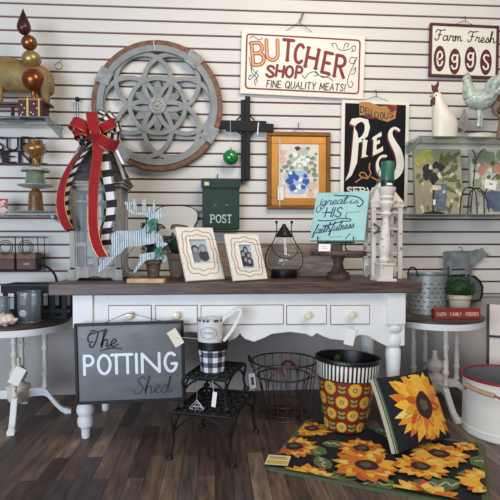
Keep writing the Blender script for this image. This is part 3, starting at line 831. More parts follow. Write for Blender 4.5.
for i, ch in enumerate('DELICIOUS'):
    a0 = xs[i]; q = a0 - 110; base = 98 + (18 * math.sin(min(1, q / 110) * PI / 2)) + (8 if 60 < q < 125 else 0)
    st, tw = word(ch, .2); X0, Zb = fp(a0, base); hh = 28 / 4.76 * k; ww = ws[i] / 4.76 * k
    paint(mb, st, lambda a, b_: (X0 + (a / max(tw, .1)) * ww, Zb + b_ * hh), .0052, y - .0006)
mb.build('banner_lettering', M_ink, pi_)
def pies(mb, dx, dz, mi, yy):
    f = lambda c, e: (lambda q: (q[0] + dx, q[1] + dz))(fp(c, e))
    P_ = [(62, 150), (72, 128), (110, 122), (148, 130), (158, 165), (148, 205), (120, 232), (106, 238), (100, 330), (75, 390), (46, 415), (64, 372), (72, 320), (84, 160)]
    mb.poly([f(*q) for q in P_], yy, mi)
    mb.poly([f(*q) for q in ((120, 218), (148, 226), (146, 236), (140, 290), (152, 300), (120, 306), (122, 298), (126, 240))], yy, mi)
    mb.poly([f(*q) for q in ((168, 214), (212, 184), (214, 205), (204, 208), (192, 212), (190, 228), (206, 222), (206, 238), (190, 244), (190, 268), (206, 262), (220, 250), (222, 272), (174, 296), (176, 226))], yy, mi)
    st = cr([(296, 175), (276, 165), (258, 178), (256, 205), (272, 238), (292, 272), (304, 318), (300, 360), (276, 388), (236, 392), (206, 372), (196, 330), (212, 300), (236, 296)], 6)
    n = len(st); wd = [(.014 + .032 * math.sin(PI * min(1, max(0, (i / n - .1) / .75)))) for i in range(n)]
    mb.flat([f(*q) for q in st], wd, yy, mi)
mb = MB(); pies(mb, -.007, -.009, 1, y - .0002); pies(mb, 0, 0, 0, y - .0006)
mb.poly([fp(*q) for q in cr([(86, 165), (112, 142), (130, 150), (132, 180), (120, 206), (104, 216), (98, 190)], 3, True)], y - .0012, 2)
mb.build('lettering', [M_creampaint, pm('dark_red_letter_shadow', (104, 34, 36), .5), MATS['sign_black']], pi_)
mb = MB()
for pts in ([(95, 420), (112, 408), (130, 398), (150, 402), (140, 380), (122, 374), (112, 388), (128, 396)], [(150, 402), (165, 380), (158, 355), (160, 332)], [(170, 395), (200, 408), (230, 400)]):
    mb.flat([fp(*q) for q in cr(pts, 6)], .007, y - .0003)
mb.build('scrollwork', pm('ochre_scroll_paint', (186, 124, 60), .5), pi_)
mb = MB(); X0, Zb = fp(56, 470); X1, _ = fp(240, 470); put(mb, 'SERVED', X0, X1, Zb - .004, .036, .0075, y - .0004, serif=True); mb.build('small_lettering', M_creampaint, pi_)
mb = MB(); mb.tube([(-.1, .0, Hh - .006), (-.0, .004, Hh + .03), (.1, .0, Hh - .006)], .0015, 5); mb.tube([(0, .02, Hh + .07), (0, -.012, Hh + .06), (0.0, -.016, Hh + .024), (.0, -.016, Hh + .034)], .002, 6); mb.build('hanging_wire', M_wire, pi_)

# ---- eggs sign
d = .02
o = frame_of(463.5, 51.5, d); k = mpp(463, d)
eg = thing('wooden_sign', 'cream sign with maroon frame reading Farm Fresh eggs', 'sign', o, (0, math.radians(.9), 0))
W, Hh = 34 * k, 25.2 * k
M_mar2 = pm('dark_maroon_paint', (84, 22, 34), .55)
mb = MB()
t = .013
mb.bx(-W, W, -.014, .008, -Hh, -Hh + t); mb.bx(-W, W, -.014, .008, Hh - t, Hh); mb.bx(-W, -W + t, -.014, .008, -Hh + t, Hh - t); mb.bx(W - t, W, -.014, .008, -Hh + t, Hh - t); mb.build('frame', M_mar2, eg, bevel=.0015)
mb = MB(); mb.bx(-W + t, W - t, -.004, .004, -Hh + t, Hh - t); mb.build('panel', M_creampaint, eg)
def fe(c, e): return ((c / 6.667 + 425 - 463.5) * k, (51.5 - (e / 6.667 + 20) + (c / 6.667 + 425 - 463.5) * .04) * k)
y = -.005
mb = MB()
A_ = fe(70, 140); B_ = fe(242, 146); script(mb, 'Farm', A_[0], B_[0], A_[1], 68 / 6.667 * k, .0062, y, slant=.1); mb.build('script_lettering', pm('charcoal_paint', (48, 36, 42), .6), eg); mb = MB()
A_ = fe(285, 150); B_ = fe(462, 158); script(mb, 'Fresh', A_[0], B_[0], A_[1], 68 / 6.667 * k, .0062, y, slant=.1)
mb.build('script_lettering', pm('charcoal_paint', (48, 36, 42), .6), eg)
mb = MB()
for cx_, cy_ in ((98, 257), (198, 275), (302, 262), (404, 280)):
    mb.poly([fe(cx_ + 39 * math.cos(2 * PI * q / 28), cy_ + 82 * math.sin(2 * PI * q / 28)) for q in range(28)], y)
mb.build('egg_shapes', M_mar2, eg)
mb = MB(); LW = .0105
def eggl(pts, w=LW): mb.flat([fe(*q) for q in cr(pts, 6)], w, y - .0012)
eggl([(84, 262), (106, 256), (114, 236), (102, 212), (86, 226), (82, 262), (90, 298), (108, 298), (116, 276)])
for q, r in ((198, 272), (302, 260)):
    eggl([(q + 14, r - 30), (q - 6, r - 38), (q - 18, r - 18), (q - 8, r + 6), (q + 10, r - 2), (q + 16, r - 26)]); eggl([(q + 17, r - 38), (q + 16, r + 5), (q + 12, r + 42), (q - 8, r + 50), (q - 20, r + 32)])
eggl([(420, 240), (402, 234), (388, 248), (398, 272), (416, 292), (418, 316), (400, 326), (386, 308)])
mb.build('lettering', M_creampaint, eg)
mb = MB(); mb.tube([(-.07, .0, Hh - .004), (0, .004, Hh + .028), (.07, .0, Hh - .004)], .0014, 5); mb.tube([(0, .02, Hh + .05), (0, -.012, Hh + .045), (0, -.016, Hh + .022), (0, -.016, Hh + .03)], .002, 6); mb.build('hanging_wire', M_wire, eg)

# ---- green mailbox
d = .10
o = frame_of(221, 229.5, d); k = mpp(221, d); o.y = -.004
ml = thing('mailbox', 'dark green metal wall mailbox lettered POST', 'mailbox', o)
M_mail = pm('dark_green_enamel', (15, 46, 30), .5, .1, var=.3, scale=14, worn=(64, 84, 70), wth=.7)
W, Hh = 18.6 * k, 52 * k
mb = MB(); mb.bx(-W, W, -.09, 0, 0, Hh - 9 * k); mb.bx(-W, W, -.06, 0, Hh - 9 * k, Hh - 2 * k); mb.build('box_body', M_mail, ml, bevel=.004)
mb = MB(); mb.prism([(.0, Hh), (-.085, Hh - .004), (-.104, Hh - 1.8 * k), (-.104, Hh - 10.5 * k), (-.096, Hh - 10.5 * k), (-.092, Hh - 2.6 * k), (0, Hh - .012)], -W - .006, W + .006, M=rotm(0, 0, PI / 2) ); mb.build('lid', M_mail, ml, bevel=.002)
mb = MB(); put(mb, 'POST', -10 * k, 10.5 * k, 7 * k, 7.6 * k, .0066, -.0912, serif=True); mb.build('lettering', pm('pale_green_grey_paint', (184, 202, 190), .6), ml)
mb = MB(); mb.bx(-7 * k, -4.5 * k, -.0915, -.089, 24 * k, 25 * k); mb.bx(4.5 * k, 7 * k, -.0915, -.089, 24 * k, 25 * k); mb.build('slots', pm('worn_metal_slots', (110, 124, 114), .5), ml)
mb = MB(); mb.box((-W + 4.5 * k, -.106, Hh - 6.5 * k), (.026, .001, .02), 0); t_ = mb.build('price_tag', M_buff, ml); t_['label'] = 'small buff price sticker'
mb = MB(); mb.tube([(-.02, -.01, Hh - .002), (-.02, -.005, Hh + .02), (-.02, -.012, Hh + .03)], .0025, 6); mb.build('hook', M_wire, ml)

# ---- white pig cutout
d = .03
o = frame_of(176, 236, d); k = mpp(176, d)
pg = thing('pig_cutout', 'white pig silhouette with black edge on a white ledge, under the mailbox', 'pig figure', o)
def fpg(c, e): return ((c / 5.55 + 130 - 176) * k, (236 - (e / 5.55 + 195)) * k)
pol = [(150, 85), (185, 66), (250, 62), (310, 64), (350, 76), (374, 100), (372, 140), (356, 170), (352, 186), (326, 186), (320, 172), (290, 166), (262, 162), (232, 166), (224, 188), (202, 190), (196, 176), (176, 162), (150, 158), (132, 140), (140, 110)]
pol = cr(pol, 3, True)
mb = MB(); mb.prism([fpg(*q) for q in pol], -.014, .004); mb.build('body', pm('flat_white_paint', (222, 220, 214), .6), pg)
mb = MB(); mb.tube([(fpg(*q)[0], -.005, fpg(*q)[1]) for q in pol], .0055, 6, True); mb.tube([(fpg(*q)[0], -.005, fpg(*q)[1]) for q in cr([(374, 100), (384, 92), (394, 100), (398, 82)], 4)], .003, 6); mb.build('edge', M_blackm, pg)
mb = MB(); A_ = fpg(150, 220); B_ = fpg(385, 190); mb.bx(A_[0], B_[0], -.07, .031, 0.0, B_[1]); mb.build('ledge', pm('flat_white_paint', (222, 220, 214), .6), pg, bevel=.002)

# ---- SURE MENT word art
d = .02
o = frame_of(20, 163, d); k = mpp(20, d)
wa = thing('word_sign', 'dark metal word sign with serif capitals SURE over MENT, behind the totem', 'sign', o)
def fw_(px, py): return ((px - 20) * k, (163 - py) * k)
mb = MB()
for s, px0, px1, py, hh in (('SURE', -6, 45, 150, 13), ('MENT', -10, 45, 162.5, 12)):
    st, tw = word(s, .22, False); X0, Z_ = fw_(px0, py); X1, _ = fw_(px1, py)
    for p in st:
        q = [(X0 + a * (X1 - X0) / tw, Z_ + b_ * hh * k) for a, b_ in p]
        mb.tube([(a, 0, b_) for a, b_ in q], .0075 if abs(q[0][0] - q[-1][0]) < .01 else .005, 6)
mb.build('lettering', pm('dark_bronze_metal', (52, 44, 44), .5, .4), wa)
mb = MB(); mb.bx(fw_(-12, 0)[0], fw_(46, 0)[0], .004, .02, fw_(0, 151)[1], fw_(0, 150.2)[1]); mb.bx(fw_(-12, 0)[0], fw_(46, 0)[0], .004, .02, fw_(0, 163.6)[1], fw_(0, 162.6)[1])
mb.build('rails', MATS['dark_bronze_metal'], wa)

# ---- bare slatwall hooks
for px, py, dx, lab in ((61.5, 60, .0, 'bare wire slatwall hook between the animal figure and the medallion'), (79, 101, 0, 'black tipped slatwall hook above the red bow')):
    o = frame_of(px, py, .0)
    hk = thing('wall_hook', lab, 'hook', o)
    mb = MB()
    if px < 70:
        mb.tube([(0, .004, 0), (0, -.03, -.012), (0.0, -.05, -.03)], .002, 6); mb.tube([(.02 * math.cos(t), -.05, -.05 + .02 * math.sin(t)) for t in [2 * PI * q / 20 for q in range(20)]], .002, 6, True)
    else:
        mb.tube([(-.006, .004, -.0), (-.006, -.03, -.0), (-.006, -.035, -.14), (.006, -.035, -.14), (.006, -.03, 0)], .0025, 6)
    mb.build('wire', M_galvd, hk)
    if px > 70:
        mb = MB(); mb.ball((0, -.035, .0), .014, 12); mb.build('tip', M_black, hk)
# ================================================================== ON THE CONSOLE TABLE
yaw0 = -PSI                                        # turns a thing square to the camera's direction
def at_table(px, py): 
    p = onZ(px, py, TZ); return Vector((p.x, p.y, TZ))

# ---- big grey house lantern
o = GR((96.5 - 250) / 500 * 2.40, 2.46, TZ)
ln = thing('house_lantern', 'tall weathered grey house shaped lantern with shingle roof at left end of console', 'lantern', o, (0, 0, 0))
hw_ = .119; yb = .10
k = 2.36 / 500
def lz(py): return (280 - py) * k * 1.0
ztop = lz(186)
mb = MB()
sk = [(-hw_ - .008, lz(269)), (-hw_ - .008, 0), (-hw_ * .72, 0), (-hw_ * .6, .014), (-hw_ * .3, .012), (-hw_ * .12, .02), (0, .024), (hw_ * .12, .02), (hw_ * .3, .012), (hw_ * .6, .014), (hw_ * .72, 0), (hw_ + .008, 0), (hw_ + .008, lz(269))]
mb.prism(sk, -yb - .008, -yb + .008); mb.prism(sk, yb - .008, yb + .008)
mb.bx(-hw_ - .008, -hw_ + .008, -yb, yb, .015, lz(269)); mb.bx(hw_ - .008, hw_ + .008, -yb, yb, .015, lz(269)); mb.bx(-hw_, hw_, -yb, yb, lz(271), lz(267))
mb.build('base', M_greywood, ln, bevel=.0015)
for sx_, sy_ in ((-1, -1), (1, -1), (1, 1), (-1, 1)):
    mb = MB(); mb.box((sx_ * (hw_ - .012), sy_ * (yb - .012), (lz(269) + ztop) / 2), (.024, .024, ztop - lz(269))); mb.build('post', M_greywood, ln, bevel=.001)
def wframe(M, half):
    f = MB(); f.M = M
    f.bx(-half, half, -.006, .006, lz(269), lz(266)); f.bx(-half, half, -.006, .006, ztop - .02, ztop); f.bx(-.011, .011, -.007, .007, lz(266), ztop - .02)
    for s_ in (-1, 1):
        xm = s_ * half / 2
        f.bx(s_ * half - s_ * .012, s_ * half, -.006, .006, lz(266), ztop - .02)
        f.bx(min(s_ * .011, s_ * half), max(s_ * .011, s_ * half), -.005, .005, lz(246), lz(242))
        f.bx(xm - .004, xm + .004, -.004, .004, lz(266), lz(246))
        f.bx(min(s_ * .011, s_ * half), max(s_ * .011, s_ * half), -.004, .004, lz(202), lz(200))
    w_ = f.build('window_frame', M_greywood, ln)
    g = MB(); g.M = M; g.bx(-half, half, -.001, .001, lz(266), ztop - .02); g.build('glass_pane', glass_mat('lantern_pane', (228, 232, 232), .04, .2, .012), w_)
wframe(Matrix.Translation((0, -yb + .012, 0)), hw_ - .02); wframe(Matrix.Translation((hw_ - .012, 0, 0)) @ rotm(0, 0, PI / 2), yb - .02)
wframe(Matrix.Translation((0, yb - .012, 0)), hw_ - .02); wframe(Matrix.Translation((-hw_ + .012, 0, 0)) @ rotm(0, 0, PI / 2), yb - .02)
mb = MB(); mb.bx(-hw_ - .012, hw_ + .012, -yb - .012, yb + .012, ztop, ztop + .014); mb.bx(-hw_ - .02, hw_ + .02, -yb - .02, yb + .02, ztop + .014, ztop + .024); mb.build('cornice', M_greywood, ln, bevel=.002)
zr = ztop + .024; za = lz(133)
mb = MB(); q0 = [(-hw_ - .018, -yb - .018, zr), (hw_ + .018, -yb - .018, zr), (hw_ + .018, yb + .018, zr), (-hw_ - .018, yb + .018, zr)]; q1 = [(-.045, -.045, za), (.045, -.045, za), (.045, .045, za), (-.045, .045, za)]
nl = 5
for i in range(nl):                                 # shingle courses
    f0, f1 = i / nl, (i + 1) / nl
    lo = [Vector(a).lerp(Vector(b_), f0) for a, b_ in zip(q0, q1)]; hi = [Vector(a).lerp(Vector(b_), f1) for a, b_ in zip(q0, q1)]
    cx_ = Vector((0, 0, 0)); lo = [Vector((v.x * 1.05, v.y * 1.05, v.z)) for v in lo]
    mb.add(lo + hi, [(0, 1, 5, 4), (1, 2, 6, 5), (2, 3, 7, 6), (3, 0, 4, 7), (3, 2, 1, 0), (4, 5, 6, 7)])
mb.build('roof', M_roofgrey, ln)
mb = MB(); mb.bx(-.05, .05, -.05, .05, za, za + .012); mb.lathe([(.02, za + .012), (.012, za + .03), (.018, za + .042), (.0001, za + .055)], 12); mb.build('cap', M_greywood, ln)
mb = MB(); 
for s_ in (1,):
    a = Vector((.05, -.05, za + .0)); b_ = Vector((hw_ + .024, -yb - .024, zr + .004)); mb.tube([a, b_], .008, 6)
    a = Vector((-.05, -.05, za + .0)); b_ = Vector((-hw_ - .024, -yb - .024, zr + .004)); mb.tube([a, b_], .008, 6)
mb.build('roof_hip', M_greywood, ln)

# ---- ribbon bow on the lantern
def bpt(px, py, t):                                 # point on a pixel ray at depth t in front of the camera
    return CAM + ray(px, py) * t
bo = bpt(94, 131, 2.37)
bw_ = thing('ribbon_bow', 'red velvet and black white checked bow with long tails tied on the lantern roof', 'bow', bo)
bands_red = ((0, .045, 1), (.045, .955, 0), (.955, 1, 1))
BM = [M_red, M_gold, pm('black_ribbon', (22, 20, 24), .8), pm('white_ribbon', (224, 220, 216), .8), pm('grey_check', (120, 118, 122), .8)]
bands_chk = ((0, .18, lambda i: 2 if i % 2 else 4), (.18, .82, lambda i: 3 if i % 2 else 2), (.82, 1, lambda i: 4 if i % 2 else 2))
def B3(l): return [bpt(a, b_, t) - bo for a, b_, t in l]
Lat = RGT.copy()
def loop(name, l, side, w, bands, n=7):
    pts = cr([tuple(v) for v in B3(l)], n)
    m = MB(); m.strip([Vector(p) for p in pts], side, w, bands, .0015); return m.build(name, BM, bw_, sharp=60)
wr = 10.5 * 2.3 / 500
diag = lambda a: (RGT * math.cos(math.radians(a)) + UPV * math.sin(math.radians(a)))
def loop2(name, px, py, ang, length, w, bands, fat=.55, tilt=.25, t0=2.36):
    """a teardrop loop leaving the knot towards screen angle ang"""
    dr = diag(ang); sd = (dr.cross(FWD)).normalized(); out = -FWD
    c = bpt(px, py, t0) - bo
    sd = (sd + out * tilt).normalized(); up = dr.cross(sd).normalized()
    if up.dot(out) < 0: up = -up
    pr = [(0, 0), (.35, fat * .55), (.75, fat * .6), (1.0, fat * .15), (.9, -fat * .3), (.5, -fat * .2), (.05, -.02)]
    pts = cr([tuple(c + dr * (u * length) + up * (v * length)) for u, v in pr], 6 if bands is bands_red else 3)
    m = MB(); m.strip([Vector(p) for p in pts], sd, w, bands, .0015); return m.build(name, BM, bw_, sharp=60)
for nm, ang, ln_, w_ in (('checked_loop', 66, .105, .055), ('checked_loop', 12, .125, .055), ('checked_loop', -55, .10, .055), ('checked_loop', 172, .10, .05), ('checked_loop', 210, .09, .05), ('checked_loop', 44, .12, .05), ('checked_loop', -14, .12, .05)):
    loop2(nm, 95, 132, ang, ln_, w_, bands_chk, .6, .35, 2.37)
for ang, ln_, w_ in ((97, .095, .052), (158, .115, .052), (28, .11, .045), (-30, .125, .055), (185, .09, .05)):
    loop2('red_loop', 94, 133, ang, ln_, w_, bands_red, .6, .3, 2.335)
loop('red_knot', [(93, 122, 2.31), (94, 127, 2.285), (95.5, 133, 2.28), (97, 140, 2.30), (97.5, 147, 2.315)], RGT, wr, bands_red)
loop('red_tail', [(97, 143, 2.31), (97.5, 155, 2.28), (95.5, 170, 2.25), (93.5, 188, 2.225), (93, 205, 2.215), (93, 222, 2.21), (95, 238, 2.205), (99, 250, 2.2), (103.5, 257, 2.2)], (RGT * 1 + UPV * .05), .046, bands_red)
loop('red_tail', [(90, 140, 2.34), (82, 148, 2.31), (73, 160, 2.29), (66, 174, 2.28), (61.5, 190, 2.28), (60.5, 205, 2.28), (64, 220, 2.285), (69, 229, 2.29)], [(diag(50 - 45 * i / 42) + FWD * -.15) for i in range(43)], .046, bands_red, 6)
loop('checked_tail', [(92, 142, 2.35), (85, 152, 2.33), (77, 164, 2.31), (70, 178, 2.305), (65.5, 192, 2.30), (64.5, 206, 2.30), (67, 220, 2.30), (70, 231, 2.3)], [(diag(45 - 40 * i / 21) + FWD * .3) for i in range(22)], .046, bands_chk, 3)
loop('checked_tail', [(99, 142, 2.34), (103, 154, 2.31), (105.5, 170, 2.285), (108, 184, 2.27), (110.5, 200, 2.265), (110, 215, 2.26), (106.5, 228, 2.26), (105, 240, 2.255), (108, 249, 2.255)], (RGT + UPV * .12), .058, bands_chk, 2)
mb = MB(); 
a_ = bpt(116.5, 150, 2.34) - bo; b_ = bpt(123, 164, 2.32) - bo; mb.strip([a_, (a_ + b_) / 2, b_], RGT, .012, ((0, 1, 0),)); t_ = mb.build('paper_tag', M_paper, bw_); t_['label'] = 'white paper strip tag'

# ---- corrugated metal deer
M_cor = bpy.data.materials.new('corrugated_pale_blue_metal'); M_cor.use_nodes = True
nt = M_cor.node_tree; N = nt.nodes; L = nt.links; b = N['Principled BSDF']; b.inputs['Roughness'].default_value = .42; b.inputs['Metallic'].default_value = .25
tc = N.new('ShaderNodeTexCoord'); wv = N.new('ShaderNodeTexWave'); wv.bands_direction = 'X'; wv.inputs['Scale'].default_value = 16; wv.inputs['Distortion'].default_value = .4
L.new(tc.outputs['Object'], wv.inputs['Vector'])
no = N.new('ShaderNodeTexNoise'); no.inputs['Scale'].default_value = 30; L.new(tc.outputs['Object'], no.inputs['Vector'])
rp = N.new('ShaderNodeValToRGB'); e = rp.color_ramp.elements; e[0].color = lin((196, 216, 226)); e[1].color = lin((236, 244, 246)); e[0].position = .35; e[1].position = .65
L.new(no.outputs['Fac'], rp.inputs['Fac']); L.new(rp.outputs['Color'], b.inputs['Base Color'])
bp = N.new('ShaderNodeBump'); bp.inputs['Strength'].default_value = 1; bp.inputs['Distance'].default_value = .012; L.new(wv.outputs['Fac'], bp.inputs['Height']); L.new(bp.outputs['Normal'], b.inputs['Normal'])
def deer(label, ox, oy, polys, bowc, bowr, base, rod, t0):
    """polygons given in a local sketch frame (x right, y down), scaled to metres"""
    bc = at_table((base[0] + base[1]) / 2, base[2]); bc = bc + Vector((0, t0, 0))
    th = thing('deer_cutout', label, 'deer figure', bc, (0, 0, yaw0), 'corrugated metal deer')
    pxm = (bc - CAM).dot(FWD) / 500
    cx_ = (base[0] + base[1]) / 2
    f = lambda q: ((ox + q[0] / 5 - cx_) * pxm, (base[2] - (oy + q[1] / 5)) * pxm)
    mb = MB()
    for i, p in enumerate(polys): mb.prism([f(q) for q in p], -.003 - .0003 * i, .003)
    mb.build('body', M_cor, th, sharp=30)
    mb = MB(); w_ = (base[1] - base[0]) * pxm; mb.bx(-w_ / 2, w_ / 2, -.025, .025, 0, 4.2 * pxm); mb.build('wooden_base', M_pale, th, bevel=.001)
    mb = MB(); mb.tube([(f(q)[0], .004, f(q)[1]) for q in cr(rod, 6)], .0022, 6); mb.build('rod', M_galvd, th)
    bc2 = f(bowc); mb = MB()
    for i in range(7):
        an = 2 * PI * i / 7 + .3; r_ = bowr / 5 * pxm * (1 if i % 2 else .8)
        tip = Vector((bc2[0] + r_ * math.cos(an), -.018, bc2[1] + r_ * math.sin(an))); c_ = Vector((bc2[0], -.012, bc2[1])); nn = Vector((-math.sin(an), 0, math.cos(an))) * r_ * .34
        md = c_.lerp(tip, .6) + Vector((0, -.012, 0))
        mb.add([c_, md + nn, tip, md - nn, c_ + Vector((0, .004, 0)), tip + Vector((0, .004, 0))], [(0, 3, 2, 1), (4, 1, 5), (4, 5, 3), (1, 2, 5), (2, 3, 5), (0, 1, 4), (0, 4, 3)])
    for s_ in (-1, 1):
        mb.strip([Vector((bc2[0], -.012, bc2[1])), Vector((bc2[0] + s_ * .012, -.014, bc2[1] - bowr / 5 * pxm)), Vector((bc2[0] + s_ * .02, -.012, bc2[1] - bowr / 5 * pxm * 1.5))], Vector((1, 0, 0)), .012)
    mb.ball((bc2[0], -.02, bc2[1]), bowr / 5 * pxm * .2, 10)
    mb.build('green_bow', M_green, th)
    return th
body = [(352, 124), (350, 136), (330, 144), (312, 152), (306, 172), (302, 205), (322, 226), (336, 246), (322, 268), (296, 270), (262, 274), (215, 284), (168, 284), (150, 292), (128, 318), (108, 328), (84, 350), (62, 380), (38, 400), (18, 412), (8, 404), (16, 382), (40, 352), (62, 322), (80, 302), (82, 270), (76, 240), (86, 218), (108, 206), (160, 206), (222, 204), (244, 190), (256, 168), (268, 142), (252, 130), (238, 122), (262, 116), (288, 116), (312, 112), (336, 118)]
ant = [[(284, 120), (296, 120), (300, 58), (296, 52), (288, 60), (288, 100)], [(304, 116), (318, 116), (334, 96), (330, 88), (318, 100)], [(296, 118), (286, 108), (256, 112), (226, 116), (196, 112), (176, 98), (162, 64), (152, 58), (148, 68), (160, 102), (184, 122), (214, 128), (262, 124)], [(196, 112), (206, 108), (204, 60), (196, 46), (188, 58)], [(238, 112), (250, 110), (254, 58), (246, 44), (236, 56)], [(168, 92), (178, 98), (186, 70), (180, 60), (172, 66)], [(262, 112), (272, 112), (276, 92), (270, 86)]]
deer('larger leaping deer of corrugated pale metal with green bow, by the grey lantern', 95, 190, [body] + ant, (288, 172), 32, (127.5, 149, 283.2), [(196, 282), (160, 330), (140, 380), (170, 420), (215, 440), (215, 452)], .022)
sb = [(364, 266), (362, 274), (346, 282), (338, 300), (336, 318), (352, 330), (364, 336), (358, 352), (346, 364), (340, 358), (346, 344), (326, 346), (290, 346), (258, 350), (244, 362), (226, 382), (206, 408), (196, 414), (194, 404), (206, 384), (220, 362), (226, 344), (220, 328), (234, 318), (276, 312), (300, 308), (312, 286), (306, 272), (318, 262), (340, 258)]
sa = [[(318, 264), (328, 260), (324, 236), (316, 226), (314, 244)], [(332, 262), (342, 260), (340, 238), (334, 228)], [(318, 262), (310, 266), (296, 252), (288, 232), (296, 232), (304, 248)], [(306, 258), (312, 256), (308, 232), (302, 236)]]
deer('smaller leaping deer of corrugated pale metal with green bow, in front of the terracotta pots', 95, 190, [sb] + sa, (324, 304), 26, (148.5, 165, 282.8), [(300, 344), (290, 380), (276, 396), (296, 404), (280, 420), (285, 444)], -.006)

# ---- two potted plants behind the deer
def leafball(mb, c, r, n, size, mi=0, sc=(1, 1, 1), rr=None, fill=False):
    rr = rr or random.Random(5)
    for i in range(n):
        v = Vector((rr.gauss(0, 1), rr.gauss(0, 1), rr.gauss(0, 1))).normalized()
        q = 1.0 if not fill else rr.uniform(.5, 1) 
        p = Vector(c) + Vector((v.x * r * sc[0], v.y * r * sc[1], v.z * r * sc[2])) * q * rr.uniform(.9, 1.04)
        d_ = (v + Vector((rr.uniform(-.7, .7), rr.uniform(-.7, .7), rr.uniform(-.7, .7)))).normalized(); u = d_.orthogonal().normalized()
        s_ = size * rr.uniform(.7, 1.3)
        mb.add([p - u * s_ * .4, p + d_ * s_ * .5 + v * s_ * .1, p + u * s_ * .4 + v * .001, p + d_ * s_, ], [(0, 1, 3), (1, 2, 3)], mi)
M_terra = pm('weathered_terracotta', (116, 96, 84), .85, var=.2, scale=14, worn=(164, 150, 140), wth=.6)
for px, py, hpx, rpx, lab, fol in ((150, 277, 16, 8.5, 'terracotta pot with dark greenery behind the larger deer', [((0, 0, .135), .05, (.9, .8, 1)), ((-.015, 0, .25), .036, (.8, .8, 1.1)), ((-.01, 0, .19), .03, (.6, .6, 1.2))]), (170, 277.5, 23, 10, 'terracotta pot with dark greenery behind the left photo frame', [((0, 0, .16), .058, (.9, .8, .9))])):
    o = at_table(px, py); t = (o - CAM).dot(FWD); k = t / 500; o = o + Vector((.01, .06, 0)) + Vector((.02 * (px > 160), -.0, 0)); 
    th = thing('potted_plant', lab, 'potted plant', o, (0, 0, 0), 'potted plants behind the deer')
    h, r_ = hpx * k * 1.03, rpx * k
    mb = MB(); mb.lathe([(r_ * .68, 0), (r_ * .9, h * .75), (r_ * 1.02, h * .76), (r_ * 1.06, h), (r_ * .9, h), (r_ * .86, h * .88), (.0001, h * .86)], 24); mb.build('pot', M_terra, th)
    mb = MB(); rr = random.Random(px)
    for c, r2, sc in fol: mb.ball(c, r2 * .8, 12, 0, sc); leafball(mb, c, r2, 170, .022, 0, sc, rr)
    mb.tube([(0, 0, h * .85), (-.008, 0, fol[-1][0][2])], .006, 6); mb.build('foliage', pm('very_dark_green_foliage', (18, 42, 24), .7, var=.4, scale=50), th)

# ---- photo frames
M_frame = pm('ivory_carved_frame', (236, 229, 216), .5, var=.05, scale=14)
M_groove2 = pm('brown_glaze_grooves', (138, 120, 110), .7)
def photo_frame(label, px, py, w, lean, yaw, hgt, seed, op):
    o = at_table(px, py) + Vector((0, 0, .005))
    th = thing('photo_frame', label, 'picture frame', o, (-lean, 0, yaw + yaw0), 'carved photo frames on the console')
    x0 = 0
    ow, oz0, oz1 = op
    mb = MB(); c_ = w / 2
    mb.bx(0, w, -.009, .009, 0, oz0); mb.bx(0, w, -.009, .009, oz1, hgt); mb.bx(0, c_ - ow, -.009, .009, oz0, oz1); mb.bx(c_ + ow, w, -.009, .009, oz0, oz1)
    fr_ = mb.build('frame_body', M_frame, th, bevel=.003)
    mb = MB()
    for s_ in (.91, .72):
        pts = []
        for i in range(72):
            a_ = 2 * PI * i / 72; q = 1 + .05 * math.cos(8 * a_ + .4)
            sq = (abs(math.cos(a_)) ** 4 + abs(math.sin(a_)) ** 4) ** -.25
            pts.append((c_ + w / 2 * s_ * .96 * q * sq * math.cos(a_) * .96, -.0092, (oz0 + oz1) / 2 * .35 + hgt * .325 + hgt / 2 * s_ * .98 * q * sq * math.sin(a_) * .93))
        mb.tube(pts, .0018, 5, True)
    mb.build('carved_line', M_groove2, th)
    mb = MB(); 
    for s_, (a0, a1) in ((1, (0, 1)),):
        mb.tube([(c_ - ow, -.009, oz0), (c_ + ow, -.009, oz0), (c_ + ow, -.009, oz1), (c_ - ow, -.009, oz1)], .003, 6, True)
    mb.build('inner_rim', M_frame, th)
    PMs = [pm('photo_pale_grey', (176, 190, 200), .35), pm('photo_dark', (58, 60, 68), .35), pm('photo_skin_grey', (168, 160, 156), .35), pm('photo_mid', (118, 130, 142), .35)]
    mb = MB(); mb.bx(c_ - ow, c_ + ow, -.003, .003, oz0, oz1, 0)
    rr = random.Random(seed); P_ = lambda a, b_: (c_ - ow + a * 2 * ow, oz0 + b_ * (oz1 - oz0))
    if seed == 1: ppl = [(.28, .58), (.72, .62)]; 
    else: ppl = [(.3, .62), (.55, .78), (.72, .55), (.42, .38), (.68, .3)]
    for i, (a, b_) in enumerate(ppl):
        rx, rz = (.17, .14) if seed == 1 else (.155, .115)
        mb.poly([P_(a + rx * 1.7 * math.cos(t), b_ - .3 + .25 * math.sin(t)) for t in [2 * PI * q / 14 for q in range(14)] if b_ - .3 + .25 * math.sin(t) > 0.02 and abs(a + rx * 1.7 * math.cos(t) - .5) < .49], -.0032 - i * .0001, 3 if seed == 1 and i == 0 else 1)
        mb.poly([P_(min(.98, max(.02, a + rx * 1.25 * math.cos(t))), b_ + .02 + rz * 1.25 * math.sin(t)) for t in [2 * PI * q / 14 for q in range(14)]], -.0038 - i * .0002, 1 if seed == 2 or i == 0 else 3)
        mb.poly([P_(a + rx * .8 * math.cos(t), b_ - .02 + rz * .85 * math.sin(t)) for t in [2 * PI * q / 14 for q in range(14)]], -.0039 - i * .0002, 2)
    mb.build('photograph', PMs, th)
    mb = MB(); mb.M = Matrix.Translation((c_, .009, hgt * .55)) @ rotm(lean * 2.1, 0, 0); mb.bx(-.03, .03, 0, .004, -hgt * .50, 0); mb.M = None; mb.build('easel_back', M_blackm, th)
    return th
photo_frame('taller ivory carved photo frame with photograph of people, left of the two leaning frames', 186.3, 282.7, .2, math.radians(25), math.radians(35), .268, 1, (.047, .085, .205))
